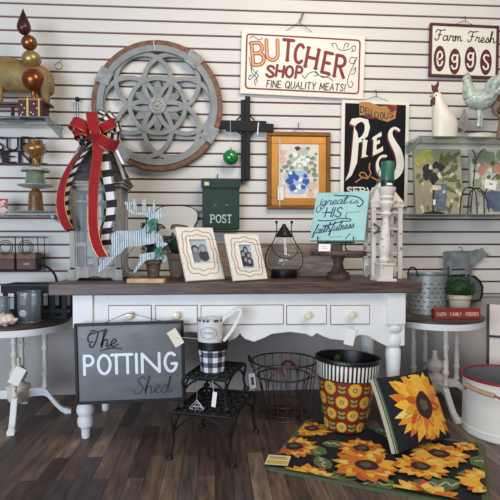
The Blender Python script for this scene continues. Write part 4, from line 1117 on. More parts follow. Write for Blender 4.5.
photo_frame('shorter ivory carved photo frame with dark group photograph, beside the glass lantern', 233.6, 282.4, .188, math.radians(20.5), math.radians(35), .226, 2, (.036, .058, .172))

# ---- rustic trough along the back of the table
p0 = onY(206, 250, .285); p1 = onY(340, 250, .285)
tr_ = thing('wooden_trough', 'long low weathered brown wooden trough behind the frames along the console back', 'trough', ((p0.x + p1.x) / 2, -.27, TZ))
hx = (p1.x - p0.x) / 2; zt = onY(260, 244.5, .30).z - TZ
mb = MB(); mb.bx(-hx, hx, -.045, -.033, 0, zt); mb.build('front_board', M_crate, tr_, bevel=.002)
mb = MB(); mb.bx(-hx, hx, .033, .045, 0, zt); mb.build('back_board', M_crate, tr_, bevel=.002)
for s_ in (-1, 1):
    mb = MB(); mb.bx(s_ * hx - s_ * .012, s_ * hx, -.033, .033, 0, zt * .97); mb.build('end_board', M_crate, tr_)
mb = MB(); mb.bx(-hx + .012, hx - .012, -.033, .033, 0, .012); mb.build('bottom_board', M_crate, tr_)

# ---- pear shaped glass lantern
o = at_table(285, 278.0) + Vector((0, .035, 0)); t = (o - CAM).dot(FWD); k = t / 500
gl = thing('glass_lantern', 'pear shaped clear glass lantern with black cap and wire bail', 'lantern', o)
def gz(py): return (277 - py) * k
mb = MB(); mb.lathe([(12.6 * k, 0), (13.2 * k, 1 * k), (13.2 * k, gz(271)), (12.4 * k, gz(270)), (12.4 * k, gz(269)), (.0001, gz(269))], 32); mb.build('base', M_black, gl)
pr = [(12 * k, gz(269)), (15.2 * k, gz(264.5)), (16.2 * k, gz(260)), (15.4 * k, gz(255)), (12 * k, gz(248)), (8.6 * k, gz(242)), (6.4 * k, gz(237)), (6.0 * k, gz(234))]
pr = cr(pr, 4)
mb = MB(); mb.lathe(pr, 36, cap=False); mb.build('glass_chimney', glass_mat('chimney_glass', (246, 247, 246), .04), gl, sharp=80)
mb = MB(); 
for i in range(14):
    a_ = 2 * PI * i / 14; mb.ball((7.4 * k * math.cos(a_), 7.4 * k * math.sin(a_), gz(235.5)), 1.5 * k, 8)
mb.lathe([(8 * k, gz(235.5)), (7.6 * k, gz(234)), (6.4 * k, gz(232)), (3.8 * k, gz(227.5)), (2.4 * k, gz(226)), (2.2 * k, gz(224.5)), (1.6 * k, gz(223.6)), (.0001, gz(223.2))], 24); mb.build('cap', M_black, gl)
wp = [(13 * k, gz(270)), (17.5 * k, gz(266)), (19.0 * k, gz(259)), (17 * k, gz(251)), (12 * k, gz(243)), (9 * k, gz(237)), (7.4 * k, gz(230)), (7.6 * k, gz(223))]
for s_ in (-1, 1):
    mb = MB(); mb.tube([(s_ * x, 0, z) for x, z in cr(wp, 6)], .0028, 6); mb.ball((s_ * 7.7 * k, 0, gz(221.8)), 1.6 * k, 10); mb.build('wire_guard', M_black, gl)
mb = MB(); mb.tube([(x * k, -y_ * k, gz(z)) for x, y_, z in cr([(-12.5, 2, 246), (-11, 12, 252), (-6, 15.5, 256), (1, 16.4, 257.5), (8, 15, 255), (12, 10, 251), (12.8, 2, 246)], 5)], .002, 6); mb.build('bail', M_black, gl)

# ---- cake stand, easel, canvas, card
o = GR(.436, 2.47, TZ)
ck = thing('cake_stand', 'dark wooden cake stand carrying the turquoise canvas', 'cake stand', o)
k = 2.47 / 500; R = 27.8 * k; zh = .137
mb = MB(); mb.lathe([(R * .3, zh - .022), (R * .96, zh - .02), (R, zh - .014), (R, zh - .003), (R * .985, zh)], 48)
for i in range(60):
    a_ = 2 * PI * i / 60; mb.ball((R * .985 * math.cos(a_), R * .985 * math.sin(a_), zh - .02), .0042, 6)
mb.build('plate', M_cake, ck)
mb = MB(); mb.lathe([(.056, 0), (.058, .008), (.056, .02), (.05, .026), (.046, .03), (.03, .046), (.024, .07), (.024, .088), (.04, zh - .021)], 32)
for i in range(28):
    a_ = 2 * PI * i / 28; mb.ball((.05 * math.cos(a_), .05 * math.sin(a_), .028), .004, 6)
mb.build('pedestal', M_cake, ck)
zp = TZ + zh
yaw = math.radians(-25) + yaw0
o = GR(.302, 2.5, zp); o2 = o
w_c, h_c, lean = .272, .268, math.radians(24)
Lx = Matrix.Translation(o) @ rotm(0, 0, -yaw * 0) 
# canvas leaning on a black wire easel
ce = GR(.302 + .9 * w_c / 2, 2.5 - .43 * w_c / 2, zp)
ez = thing('easel', 'small black wire easel on the cake stand holding the canvas', 'easel', ce, (0, 0, math.radians(25.5) * -1 + yaw0))
mb = MB()
mb.tube([(-.088, -.03, .07), (-.088, -.03, .042), (.088, -.03, .042), (.088, -.03, .07)], .004, 6)
mb.tube([(-.088, -.03, .042), (-.088, .0, .042), (.088, .0, .042), (.088, -.03, .042)], .003, 6); mb.build('ledge', M_black, ez)
for s_ in (-1, 1):
    mb = MB(); mb.tube(cr([(s_ * .075, -.05, .003), (s_ * .062, -.045, .003), (s_ * .05, -.03, .025), (s_ * .045, .0, .05), (s_ * .03, .035, .11), (s_ * .012, .065, .18)], 4), .0032, 6); mb.build('leg', M_black, ez)
mb = MB(); mb.tube([(0, .085, .18), (0, .088, .10), (0, .09, .003)], .003, 6); mb.tube([(-.014, .067, .18), (0, .085, .18), (.014, .067, .18)], .003, 6); mb.build('rear_leg', M_black, ez)
cv = thing('canvas_print', 'turquoise square canvas lettered great is HIS faithfulness, leaning on easel', 'canvas', ce + Vector((0, 0, .0475)), (-lean, 0, math.radians(-25.5) + yaw0))
M_turq = pm('turquoise_watercolour', (158, 202, 196), .7, var=.14, scale=5); M_navy = pm('navy_ink', (28, 52, 96), .6)
mb = MB(); mb.bx(-w_c / 2, w_c / 2, -.012, .006, 0, h_c); mb.build('canvas', M_turq, cv, bevel=.002)
def fcv(c, e): return (-w_c / 2 + (c - 40 + (e - 15) * -.02) / 420 * w_c * 1.0, h_c * (1 - (e - 12) / 365))
mb = MB(); y = -.0126
A_ = fcv(92, 112); B_ = fcv(300, 100); script(mb, 'great', A_[0], B_[0], A_[1], .052, .0044, y, slope=.05, slant=.2)
A_ = fcv(315, 104); B_ = fcv(385, 104); script(mb, 'is', A_[0], B_[0], A_[1], .034, .0036, y, slant=.2)
def cl(pts, w=.004): mb.flat([fcv(*q) for q in cr(pts, 6)], w, y)
cl([(190, 36), (230, 42), (300, 44), (370, 56), (415, 84), (420, 110), (400, 130), (382, 122)], .0062)
cl([(85, 112), (66, 122), (62, 150), (78, 168), (96, 150), (92, 130)]); cl([(100, 60), (86, 90), (92, 110)], .004)
A_ = fcv(138, 204); B_ = fcv(262, 204); put(mb, 'HIS', A_[0], B_[0], A_[1], .052, .0062, y, slant=.15)
cl([(110, 172), (130, 168), (150, 166)], .004); cl([(300, 170), (320, 172), (410, 168)], .002); cl([(310, 178), (302, 200), (312, 210)], .004)
cl([(90, 228), (150, 232), (210, 228), (250, 218), (300, 216), (345, 224), (338, 238), (300, 236), (240, 248), (180, 266), (135, 268)], .0055)
A_ = fcv(66, 330); B_ = fcv(375, 280); script(mb, 'faithfulness', A_[0], B_[0], A_[1], .05, .0042, y, slope=.16, slant=.25)
cl([(200, 356), (250, 352), (300, 350)], .002); cl([(355, 330), (335, 352), (325, 368)], .004)
mb.build('lettering', M_navy, cv)
cp = GR((324.5 - 250) / 500 * 2.36, 2.36, zp + .0005)
tc_ = thing('price_card', 'small white tented price card on the cake stand plate', 'price card', cp, (0, 0, yaw0))
mb = MB(); mb.prism([(-.029, 0), (.027, 0), (.031, .036), (-.025, .036)], -.001, .0, M=rotm(-.35, 0, 0)); mb.bx(-.027, .029, .001, .034, 0, .001); mb.build('card', M_paper, tc_)
mb = MB(); mb.M = rotm(-.35, 0, 0); 
for q in (.012, .022): mb.bx(-.012, .014, -.0014, -.001, q, q + .002)
mb.M = None; mb.build('writing', pm('grey_print', (150, 148, 146), .7), tc_)

# ---- white wooden lantern, candlestick, candle
o = GR((383 - 250) / 500 * 2.52, 2.535, TZ); k = 2.47 / 500
wl = thing('white_lantern', 'distressed white wooden lantern behind the candlestick at right end of console', 'lantern', o, (0, 0, yaw0 * .3))
def wz(py): return (277 - py) * k
hw_ = .066
for sx_, sy_ in ((-1, -1), (1, -1), (1, 1), (-1, 1)):
    mb = MB(); mb.box((sx_ * hw_, sy_ * hw_, wz(203) / 2), (.022, .022, wz(203))); mb.build('post', M_white2, wl, bevel=.001)
for nm, z0, z1, g in (('base', wz(270), wz(265), .006), ('top_board', wz(206), wz(201), .014)):
    mb = MB(); mb.bx(-hw_ - g, hw_ + g, -hw_ - g, hw_ + g, z0, z1); mb.build(nm, M_white2, wl, bevel=.001)
for z in (wz(252), wz(228), wz(212)):
    for M in (Matrix.Translation((0, -hw_, 0)), Matrix.Translation((0, hw_, 0)), Matrix.Translation((hw_, 0, 0)) @ rotm(0, 0, PI / 2), Matrix.Translation((-hw_, 0, 0)) @ rotm(0, 0, PI / 2)):
        mb = MB(); mb.M = M; mb.bx(-hw_ + .011, hw_ - .011, -.005, .005, z, z + .009); mb.build('rail', M_white2, wl)
mb = MB(); r1 = hw_ + .016
lo = [(-r1, -r1, wz(201)), (r1, -r1, wz(201)), (r1, r1, wz(201)), (-r1, r1, wz(201))]; hi = [(-.022, -.022, wz(180)), (.022, -.022, wz(180)), (.022, .022, wz(180)), (-.022, .022, wz(180))]
mb.add(lo + hi, [(0, 1, 5, 4), (1, 2, 6, 5), (2, 3, 7, 6), (3, 0, 4, 7), (3, 2, 1, 0), (4, 5, 6, 7)]); mb.build('roof', M_white2, wl, bevel=.001)
mb = MB(); mb.lathe([(.03, wz(180)), (.03, wz(178)), (.018, wz(177)), (.012, wz(174)), (.0001, wz(173))], 14); mb.tube([(.022 * math.cos(t), 0, wz(170) + .022 * math.sin(t)) for t in [2 * PI * q / 20 for q in range(20)]], .003, 6, True); mb.build('finial_ring', M_galvd, wl)
mb = MB(); mb.tube([(-.07, -.082, wz(222)), (-.045, -.088, wz(226)), (-.05, -.088, wz(231)), (-.07, -.083, wz(231))], .006, 6); mb.build('latch', M_galvd, wl)

o = GR((383.5 - 250) / 500 * 2.33, 2.33, TZ); k = 2.33 / 500
cs = thing('candlestick', 'turned chalky white candlestick with square base, in front of the white lantern', 'candlestick', o, (0, math.radians(2.2), math.radians(8)))
def cz(py): return (281 - py) * k
mb = MB(); mb.bx(-.048, .048, -.042, .042, 0, .014); mb.bx(-.032, .032, -.032, .032, .014, cz(265)); mb.bx(-.037, .037, -.037, .037, cz(265), cz(263)); mb.build('base', M_white2, cs, bevel=.002)
mb = MB(); mb.lathe(cr([(.016, cz(263)), (.026, cz(260)), (.022, cz(257)), (.028, cz(251)), (.027, cz(243)), (.02, cz(230)), (.015, cz(220)), (.018, cz(217)), (.026, cz(214)), (.02, cz(212)), (.024, cz(209)), (.034, cz(204)), (.03, cz(201))], 3), 24); mb.build('spindle', M_white2, cs)
mb = MB(); mb.lathe([(.024, cz(201)), (.034, cz(198)), (.03, cz(196)), (.036, cz(193)), (.041, cz(189)), (.041, cz(187.5)), (.03, cz(187.5))], 28); mb.build('cup', M_white2, cs)
top = o + (Euler((0, math.radians(2.2), 0)).to_matrix() @ Vector((0, 0, cz(187.4))))
M_cand = pm('dark_green_candle_wax', (36, 98, 78), .4, var=.12, scale=8, spec=.6)
cn = thing('pillar_candle', 'green pillar candle standing on the white candlestick', 'candle', top, (0, math.radians(1), .2))
r_ = 6.6 * k; h = 25.5 * k
mb = MB(); mb.lathe([(r_ * .97, 0), (r_, .003), (r_, h - .004), (r_ * .93, h), (r_ * .7, h - .003), (.0001, h - .005)], 28); mb.build('wax', M_cand, cn)
mb = MB(); mb.tube([(0, 0, h - .006), (.001, 0, h + .004)], .0012, 5); mb.build('wick', M_blackm, cn)
mb = MB(); mb.lathe([(r_ * 1.012, .005), (r_ * 1.012, 6.5 * k)], 28, cap=False); mb.build('dark_band', pm('dark_green_label', (22, 40, 46), .4), cn)
mb = MB(); 
for i in range(6):
    a0 = -2.2 + i * .14; a1 = a0 + .14
    mb.add([(r_ * 1.02 * math.cos(a), r_ * 1.02 * math.sin(a), z) for a, z in ((a0, .007), (a1, .007), (a1, .017), (a0, .017))], [(0, 1, 2, 3)])
t_ = mb.build('price_sticker', M_paper, cn); t_['label'] = 'white price sticker'
# ================================================================== LEFT SHELVES
def on_shelf(px, d, z): 
    p = onY(px, 240, d); return Vector((p.x, -d, z))
def kk(px, d): return mpp(px, d)

# ---- animal figure on a stand
d = .15; o = on_shelf(14, d, Z1); k = kk(14, d)
y0 = onY(14, 240, d); base_y = 240 - (Z1 - H) / k
def zz(py): return (base_y - py) * k
an = thing('animal_figure', 'golden brown wooden animal figure standing on a dark stand, upper left shelf', 'animal figure', o)
M_hide = pm('golden_brown_carved_wood', (138, 112, 66), .55, var=.45, scale=14, bump=.6, bscale=40)
mb = MB()
def sec(px, top, bot_, th_): return (0, (zz(top) + zz(bot_)) / 2, (px - 14) * k, th_, (zz(top) - zz(bot_)) / 2)
secs = [sec(-40, 62, 74, .02), sec(-34, 56, 82, .035), sec(-22, 53, 88, .055), sec(-6, 52, 89, .06), (sec(10, 53, 88, .06)), sec(24, 56, 88.5, .06), sec(38, 60, 89, .06), sec(46, 62, 90, .055), sec(51, 66, 92, .045), sec(54.5, 72, 90, .025), sec(55.5, 76, 86, .008)]
mb.loft(secs, 24, axis='x')
body_ = mb.build('body', M_hide, an, sharp=70)
for px, dy in ((-20, -.03), (-12, .03), (3, -.03), (42, .03), (49.5, -.03)):
    if px == -12: continue
    mb = MB(); mb.loft([((px - 14) * k, dy, zz(100.5), .018, .016), ((px - 14) * k, dy, zz(97), .019, .017), ((px - 14) * k - .004, dy, zz(90), .024, .02), ((px - 14) * k - .01, dy * .9, zz(80), .036, .028)], 14); mb.build('leg', M_hide, an)
M_iron = pm('rusty_iron', (92, 70, 66), .55, .5, var=.2, scale=20)
mb = MB(); mb.bx((-44 - 14) * k, (53 - 14) * k, -.04, .04, zz(102.5), zz(100.5)); mb.tube([((52 - 14) * k, -.02, zz(104)), ((55 - 14) * k, -.02, zz(104.2))], .006, 8); mb.bx((-44 - 14) * k, (53 - 14) * k, -.012, .012, zz(104), zz(102)); mb.build('stand_bar', M_iron, an)
mb = MB(); mb.lathe([(.055, 0), (.05, .006), (.016, .014), (.008, .024), (.007, zz(103))], 20, sx=1.3); mb.build('stand_foot', M_iron, an)

# ---- dotted box with ribbon and copper finial on it
d = .19; k = kk(35, d); base_y = 240 - (Z1 - H) / k
o = on_shelf(35, d, Z1)
gb = thing('gift_box', 'small dark red box with pale dots and yellow ribbon, under the copper finial', 'box', o, (0, 0, math.radians(-4)))
hb = (base_y - 100) * k; wb = 11.8 * k
M_boxred = pm('dark_red_box_paper', (70, 20, 34), .6)
mb = MB(); mb.bx(-wb, wb, -.05, .05, 0, hb, 0)
for i, (a, b_) in enumerate(((-.7, .75), (-.62, .3), (-.45, .55), (-.15, .8), (.1, .3), (.35, .8), (.3, .2), (-.75, .15), (.6, .55), (-.1, .1))): mb.poly([(a * wb + .004 * math.cos(t), b_ * hb + .004 * math.sin(t)) for t in [2 * PI * q / 8 for q in range(8)]], -.0504, 1)
mb.build('box_body', [M_boxred, M_buff], gb)
mb = MB(); mb.bx(-wb - .002, wb + .002, -.052, .052, hb, hb + .011); mb.build('lid', pm('gold_box_lid', (150, 108, 56), .5, .3), gb)
mb = MB(); M_yel = pm('yellow_ribbon', (214, 180, 80), .5)
mb.bx(-.016, -.006, -.053, -.0505, 0, hb + .011); mb.bx(wb * .72, wb * .85, -.053, -.0505, 0, hb + .011); mb.bx(-.016, -.006, -.053, .053, hb + .011, hb + .0125); mb.build('ribbon', M_yel, gb)
top = o + Vector((0, 0, hb + .0125))
fi = thing('finial_ornament', 'tall stack of copper and gold balls topped with teardrop, on the dotted box', 'ornament', top)
kz = lambda py: (base_y - py) * k - hb - .0125
M_cop = [pm('copper_leaf', (150, 84, 46), .28, .75, var=.3, scale=14), pm('aged_gold_leaf', (172, 148, 92), .35, .6, var=.25, scale=20), pm('bronze_leaf', (134, 88, 52), .3, .75, var=.3, scale=16), pm('dark_copper_teardrop', (84, 50, 46), .35, .6, var=.25, scale=16)]
mb = MB(); mb.lathe(cr([(.03, .0), (.014, .004), (.012, kz(94)), (.016, kz(89)), (.03, kz(87)), (9.0 * k, kz(83.5)), (11.2 * k, kz(77)), (9.4 * k, kz(70.5)), (5.5 * k, kz(67)), (.01, kz(66))], 4), 28); mb.build('ball', M_cop[0], fi)
for px, c, r, m, sz_ in ((-2.0, 55.8, 9.6, 1, .9), (-4, 39.2, 7.8, 2, .98)):
    mb = MB(); mb.ball((px * k, 0, kz(c)), r * k, 24, 0, (1, 1, sz_)); mb.build('ball', M_cop[m], fi)
mb = MB(); mb.lathe(cr([(.004, kz(31.5)), (.02, kz(30)), (6.6 * k, kz(26)), (6.4 * k, kz(21)), (4.2 * k, kz(15)), (1.8 * k, kz(9)), (.002, kz(5))], 4), 24, c=(-6.2 * k, 0, 0), M=rotm(0, -.04, 0)); mb.build('teardrop', M_cop[3], fi)
mb = MB(); mb.tube([(0, 0, kz(70)), (-2.0 * k, 0, kz(56)), (-4 * k, 0, kz(39)), (-6.4 * k, 0, kz(29))], .006, 8); mb.build('stem', M_cop[3], fi)

# ---- stacked totem on lower left shelf
d = .16; k = kk(36, d); o = on_shelf(36, d, Z2); base_y = 240 - (Z2 - H) / k
def tz(py): return (base_y - 2 - py) * k + .008
to = thing('garden_totem', 'stacked totem of brown bottle, plates, green glass bowl and gold urn, lower left shelf', 'totem', o)
M_plate = pm('pale_grey_dish', (176, 172, 166), .35, var=.06, scale=10)
mb = MB(); mb.lathe([(.05, 0), (.06, .002), (21 * k, .011), (21.3 * k, .014), (.06, .008), (.0001, .008)], 36); mb.build('plate', M_plate, to)
mb = MB(); mb.lathe(cr([(7.6 * k, .008), (7.6 * k, tz(208)), (7.0 * k, tz(200)), (6.6 * k, tz(193)), (5.4 * k, tz(189.5)), (3.6 * k, tz(188)), (4.2 * k, tz(187))], 3), 24); mb.build('bottle', pm('brown_amber_bottle', (128, 84, 40), .3, var=.3, scale=16), to)
mb = MB(); mb.lathe([(.03, tz(187)), (.05, tz(186.4)), (17.5 * k, tz(184)), (17.7 * k, tz(183.2)), (.05, tz(185))], 36); mb.build('plate', M_plate, to)
mb = MB(); mb.lathe([(10.4 * k, tz(184.2)), (9.8 * k, tz(180)), (9 * k, tz(172)), (8.6 * k, tz(169))], 32, cap=True); mb.build('glass_bowl', pm('green_pressed_glass', (120, 134, 108), .12, var=.25, scale=26, coat=.6), to)
mb = MB()
n = 32; vs = [Vector((0, 0, tz(166)))]; 
for ring_, zq in ((.05, 165.4), (12 * k, 166), (14.2 * k, 169)):
    for i in range(n):
        a_ = 2 * PI * i / n; q = 1 + (.06 * math.cos(8 * a_) if ring_ > .06 else 0); vs.append(Vector((ring_ * q * math.cos(a_), ring_ * q * math.sin(a_), tz(zq))))
fs = [(0, 1 + i, 1 + (i + 1) % n) for i in range(n)]
for r_ in range(2): fs += [(1 + r_ * n + i, 1 + (r_ + 1) * n + i, 1 + (r_ + 1) * n + (i + 1) % n, 1 + r_ * n + (i + 1) % n) for i in range(n)]
mb.add(vs, fs); o_ = mb.build('scalloped_plate', M_plate, to); sm = o_.modifiers.new('thick', 'SOLIDIFY'); sm.thickness = .004
mb = MB(); mb.lathe(cr([(6 * k, tz(165.6)), (3.4 * k, tz(162)), (2.8 * k, tz(157)), (5 * k, tz(154)), (9.6 * k, tz(150)), (10.8 * k, tz(146)), (9 * k, tz(142.5)), (6.4 * k, tz(141)), (7.6 * k, tz(139)), (7 * k, tz(137.6)), (4 * k, tz(139))], 3), 28); mb.build('urn', pm('brassy_gold_urn', (150, 112, 66), .3, .55, var=.3, scale=14), to)

# ---- little red card
d = .14; k = kk(3, d); o = on_shelf(0, d, Z2)
rc_ = thing('greeting_card', 'small red and white holiday card standing on the lower left shelf edge of the view', 'card', o, (-.12, 0, .1))
mb = MB(); w_, h = 7.4 * k, 16.5 * k; mb.bx(-w_, w_, -.002, .002, 0, h, 0); mb.bx(-w_, w_, -.0026, -.002, 0, .006, 1)
rr = random.Random(9)
blob(mb, w_ * .4, h * .72, .018, 2, -.0026, rr=rr); blob(mb, -w_ * .4, h * .5, .02, 1, -.0028, rr=rr); blob(mb, w_ * .4, h * .25, .022, 2, -.003, rr=rr); blob(mb, w_ * .75, h * .65, .012, 3, -.0032, rr=rr)
mb.build('card', [pm('card_red', (176, 52, 44), .6), M_paper, pm('card_pale', (214, 190, 176), .6), pm('card_green', (96, 118, 84), .6)], rc_)

# ---- wire caddy on the wall
d = .11; k = kk(20, d)
pz = onY(20, 270, d).z; o = Vector((onY(20, 240, d).x, -d, pz))
cd_ = thing('wire_caddy', 'black wire wall caddy with scroll rings holding wooden bins, left of the lantern', 'caddy', o)
def fcd(px, py): return ((px - 20) * k, (270 - py) * k)
mb = MB(); W_ = [fcd(-22, 236), fcd(40.5, 236)]
for y_ in (-.045, .06):
    mb.tube([(fcd(-22, 0)[0], y_, fcd(0, 236)[1]), (fcd(40.5, 0)[0], y_, fcd(0, 236)[1]), (fcd(41.5, 0)[0], y_, 0), (fcd(-22, 0)[0], y_, 0), (fcd(-22, 0)[0], y_, fcd(0, 236)[1])], .0035, 6)
    mb.tube([(fcd(18.5, 0)[0], y_, fcd(0, 236)[1]), (fcd(18.5, 0)[0], y_, 0)], .003, 6)
for x in (-22, 40.5): mb.tube([(fcd(x, 0)[0], -.045, fcd(0, 236)[1]), (fcd(x, 0)[0], .105, fcd(0, 236)[1])], .003, 6)
mb.bx(fcd(-22, 0)[0], fcd(41, 0)[0], -.045, .06, 0, .004); mb.build('frame', M_black, cd_)
for c in (-11, 9, 29):
    mb = MB()
    for r_ in (7.2, 5.2):
        mb.tube([(fcd(c, 0)[0] + r_ * k * math.cos(t), -.047, fcd(0, 246.5)[1] + r_ * k * math.sin(t)) for t in [2 * PI * q / 28 for q in range(28)]], .0022, 6, True)
    mb.build('scroll_ring', M_black, cd_)
for x0, x1 in ((-21, -2), (-1, 17), (19, 38)):
    a, b_ = fcd(x0, 0)[0], fcd(x1, 0)[0]
    mb = MB(); mb.bx(a, b_, -.04, .055, .005, .06); bn = mb.build('bin', pm('dark_red_brown_wood', (84, 54, 46), .6, var=.2, scale=10), cd_, bevel=.002)
    mb = MB(); mb.bx(a - .002, b_ + .002, -.043, .057, .06, .095); l_ = mb.build('lid', M_brown, bn, bevel=.003)
mb = MB(); p_ = fcd(29, 262); 
for q in range(4): mb.bx(p_[0] - .014 + q * .008, p_[0] - .009 + q * .008, -.0415, -.04, .03, .04)
mb.build('label_plate', pm('pale_label', (190, 180, 168), .6), cd_)
mb = MB(); pa = [fcd(*q) for q in ((41, 265), (47, 266), (53, 270), (57, 276), (58.5, 283))]; mb.tube([(x, -.03 + i * .0, z) for i, (x, z) in enumerate(cr(pa, 5))], .007, 8); mb.build('side_arm', M_black, cd_)

# ================================================================== LEFT TABLE ITEMS
tl = GR(-1.15, 2.5, ATZ)
# black slatted crate / tray
o = GR(-1.095, 2.60, ATZ); k = 2.58 / 500
cr_ = thing('slatted_crate', 'black slatted wooden tray at the back of the left accent table', 'tray', o, (0, 0, yaw0))
hw_ = .165; hh = .165
mb = MB(); mb.bx(-hw_, hw_, -.07, .07, 0, .012); mb.build('bottom', M_blackm, cr_)
for y_ in (-.07, .07):
    for z0, z1 in ((hh - .035, hh), (.03, .05)):
        mb = MB(); mb.bx(-hw_, hw_, y_ - .006, y_ + .006, z0, z1); mb.build('rail', M_blackm, cr_, bevel=.001)
for x in (-.15, -.09, -.03, .03, .09, .15):
    for y_ in (-.06, .06):
        mb = MB(); mb.bx(x - .012, x + .012, y_ - .004, y_ + .004, .012, hh - .01); mb.build('slat', M_blackm, cr_)
mb = MB(); mb.bx(-hw_, hw_, -.076, .076, hh, hh + .01); mb.build('top_board', pm('dark_green_black_paint', (30, 36, 34), .6), cr_, bevel=.002)
def jar(label, X, t, r, h):
    o = GR(X, t, ATZ); th = thing('glass_jar', label, 'jar', o, (0, 0, 0), 'glass jars on the left accent table')
    mb = MB(); mb.lathe([(r * .96, 0), (r, .006), (r, h), (r * .95, h), (r * .95, .012), (.0001, .012)], 36, cap=False); mb.build('glass_body', glass_mat('jar_glass', (236, 241, 242), .06, .05), th, sharp=50)
    mb = MB(); mb.tube([(r * math.cos(t_), r * math.sin(t_), h) for t_ in [2 * PI * q / 40 for q in range(40)]], .0028, 6, True); mb.tube([(r * .98 * math.cos(t_), r * .98 * math.sin(t_), .006) for t_ in [2 * PI * q / 40 for q in range(40)]], .0035, 6, True); mb.build('thick_rim', glass_mat('rim_glass', (190, 204, 206), .25), th)
    return th
j = jar('wide clear glass jar with round seal, right of the white shell', (28 - 250) / 500 * 2.42, 2.43, .054, .148)
mb = MB(); mb.M = Matrix.Translation((-.012, -.0535, .048)) @ rotm(PI / 2, 0, 0); mb.lathe([(.018, 0), (.018, .002), (.013, .003), (.011, .002), (.0001, .002)], 20); mb.M = None; mb.build('seal', pm('pale_green_seal', (160, 178, 170), .3), j)
jar('clear glass jar at the left edge behind the white shell', (-2 - 250) / 500 * 2.42, 2.43, .048, .12)
o = GR((4 - 250) / 500 * 2.31, 2.31, ATZ)
sh = thing('seashell', 'whitish seashell on the front of the left accent table', 'shell', o)
mb = MB(); rr = random.Random(4)
n = 26; secs = []
for i in range(n + 1):
    f = i / n; r_ = .036 * math.sin(PI * min(.97, f * .9 + .06)) * (1 + .14 * math.sin(f * 34)); secs.append((0, .03 + .004 * math.sin(f * 20), -.06 + .12 * f, r_ * .85, r_ * .8))
mb.loft(secs, 18, axis='x'); mb.build('shell_body', pm('pale_shell', (222, 208, 198), .45, var=.12, scale=40), sh, sharp=70)
mb = MB(); mb.loft([(-.02, -.022, .012, .02, .012), (.0, -.03, .022, .03, .012), (.03, -.026, .03, .02, .01)], 12, axis='z'); mb.build('shell_lip', pm('pink_shell_lip', (216, 186, 174), .4), sh)

# ================================================================== RIGHT SHELVES
# ---- white hen
d = .235; k = kk(444, d); o = on_shelf(444, d, Z3); by = 240 - (Z3 - H) / k
he = thing('hen_figure', 'white ceramic hen with dark red comb on the upper right shelf', 'hen figure', o)
M_hen = pm('cream_white_ceramic', (226, 218, 202), .35, var=.03, scale=8)
def hz(py): return (by - py) * k
mb = MB()
mb.loft([((-11 + 12) * k * .1, 0, 0, 11.8 * k, .045), (0, 0, hz(134), 12.2 * k, .05), (.0, 0, hz(128), 12.6 * k, .056), (-1.2 * k, 0, hz(122), 11.4 * k, .054), (-3.6 * k, 0, hz(116), 8.6 * k, .046), (-5.6 * k, 0, hz(110), 6.6 * k, .036), (-6.8 * k, 0, hz(105), 5.4 * k, .028), (-7.6 * k, 0, hz(101), 4.6 * k, .025), (-8 * k, 0, hz(98.4), 3.0 * k, .016), (-8 * k, 0, hz(97.6), .6 * k, .004)], 28)
mb.build('body', M_hen, he, sharp=70)
mb = MB(); pc = [(434, 99), (431.2, 96), (430.4, 90), (432.6, 92.5), (433.2, 91), (435.2, 90.2), (437.2, 85.6), (437.6, 90), (436.4, 95), (437.6, 99)]
mb.prism([((a - 444) * k, hz(b_)) for a, b_ in pc], -.006, .006); mb.build('comb', M_mar2, he, bevel=.002)
for s_ in (-1, 1):
    mb = MB(); mb.ball(((432.5 - 444) * k, s_ * .012, hz(107)), .017, 14, 0, (.8, .4, 1.5)); mb.build('wattle', M_mar2, he)
mb = MB(); mb.M = Matrix.Translation(((431.5 - 444) * k, 0, hz(101.5))) @ rotm(0, -PI / 2, 0); mb.lathe([(.009, 0), (.006, .012), (.0001, .022)], 10); mb.M = None; mb.build('beak', pm('ochre_beak', (178, 130, 70), .5), he)
mb = MB()
for s_ in (-1, 1): mb.ball(((433.8 - 444) * k, s_ * .019, hz(101.8)), .0045, 10)
mb.build('eyes', M_blackm, he)
mb = MB(); 
for i, (a, b_, c, e) in enumerate(((455, 131, 462, 113), (456, 132, 466, 118), (457, 134, 467, 126))):
    mb.prism([((a - 444) * k, hz(b_)), ((a - 444 + 2) * k, hz(b_ - 6)), ((c - 444) * k, hz(e)), ((c - 444 + 1.5) * k, hz(e + 4)), ((a - 444 + 5) * k, hz(b_ + 3))], -.018 + .008 * i, -.010 + .008 * i)
mb.build('tail', pm('grey_tail_feathers', (128, 124, 122), .5, var=.25, scale=30), he, bevel=.002)

# ---- pale green rooster
d = .23; k = kk(478, d); o = on_shelf(480, d, Z3); by = 240 - (Z3 - H) / k
ro = thing('rooster_figure', 'pale green mottled rooster with raised tail beside the white hen', 'rooster figure', o)
M_roo = pm('pale_verdigris_glaze', (176, 186, 172), .35, var=.3, scale=26, bump=.5, bscale=60, worn=(126, 154, 148), wth=.56, wscale=20, coat=.4)
def rz(py): return (by - py) * k
def rx(px): return (px - 480) * k
mb = MB(); mb.loft([(0, rz(106), rx(463.5), .004, .006), (0, rz(105), rx(466), .03, .032), (0, rz(105.5), rx(471), .045, .052), (0, rz(106), rx(479), .05, .06), (0, rz(104), rx(487), .042, .056), (0, rz(100), rx(493), .03, .046), (0, rz(97), rx(498), .014, .03)], 22, axis='x'); mb.build('body', M_roo, ro, sharp=70)
mb = MB(); mb.tube([(rx(469.5), 0, rz(103)), (rx(467.5), 0, rz(97)), (rx(466.5), 0, rz(91)), (rx(465.8), 0, rz(86.5)), (rx(465.2), 0, rz(83.5))], [.042, .034, .026, .022, .012], 16); mb.ball((rx(465.4), 0, rz(86)), .023, 16); mb.build('neck_head', M_roo, ro, sharp=70)
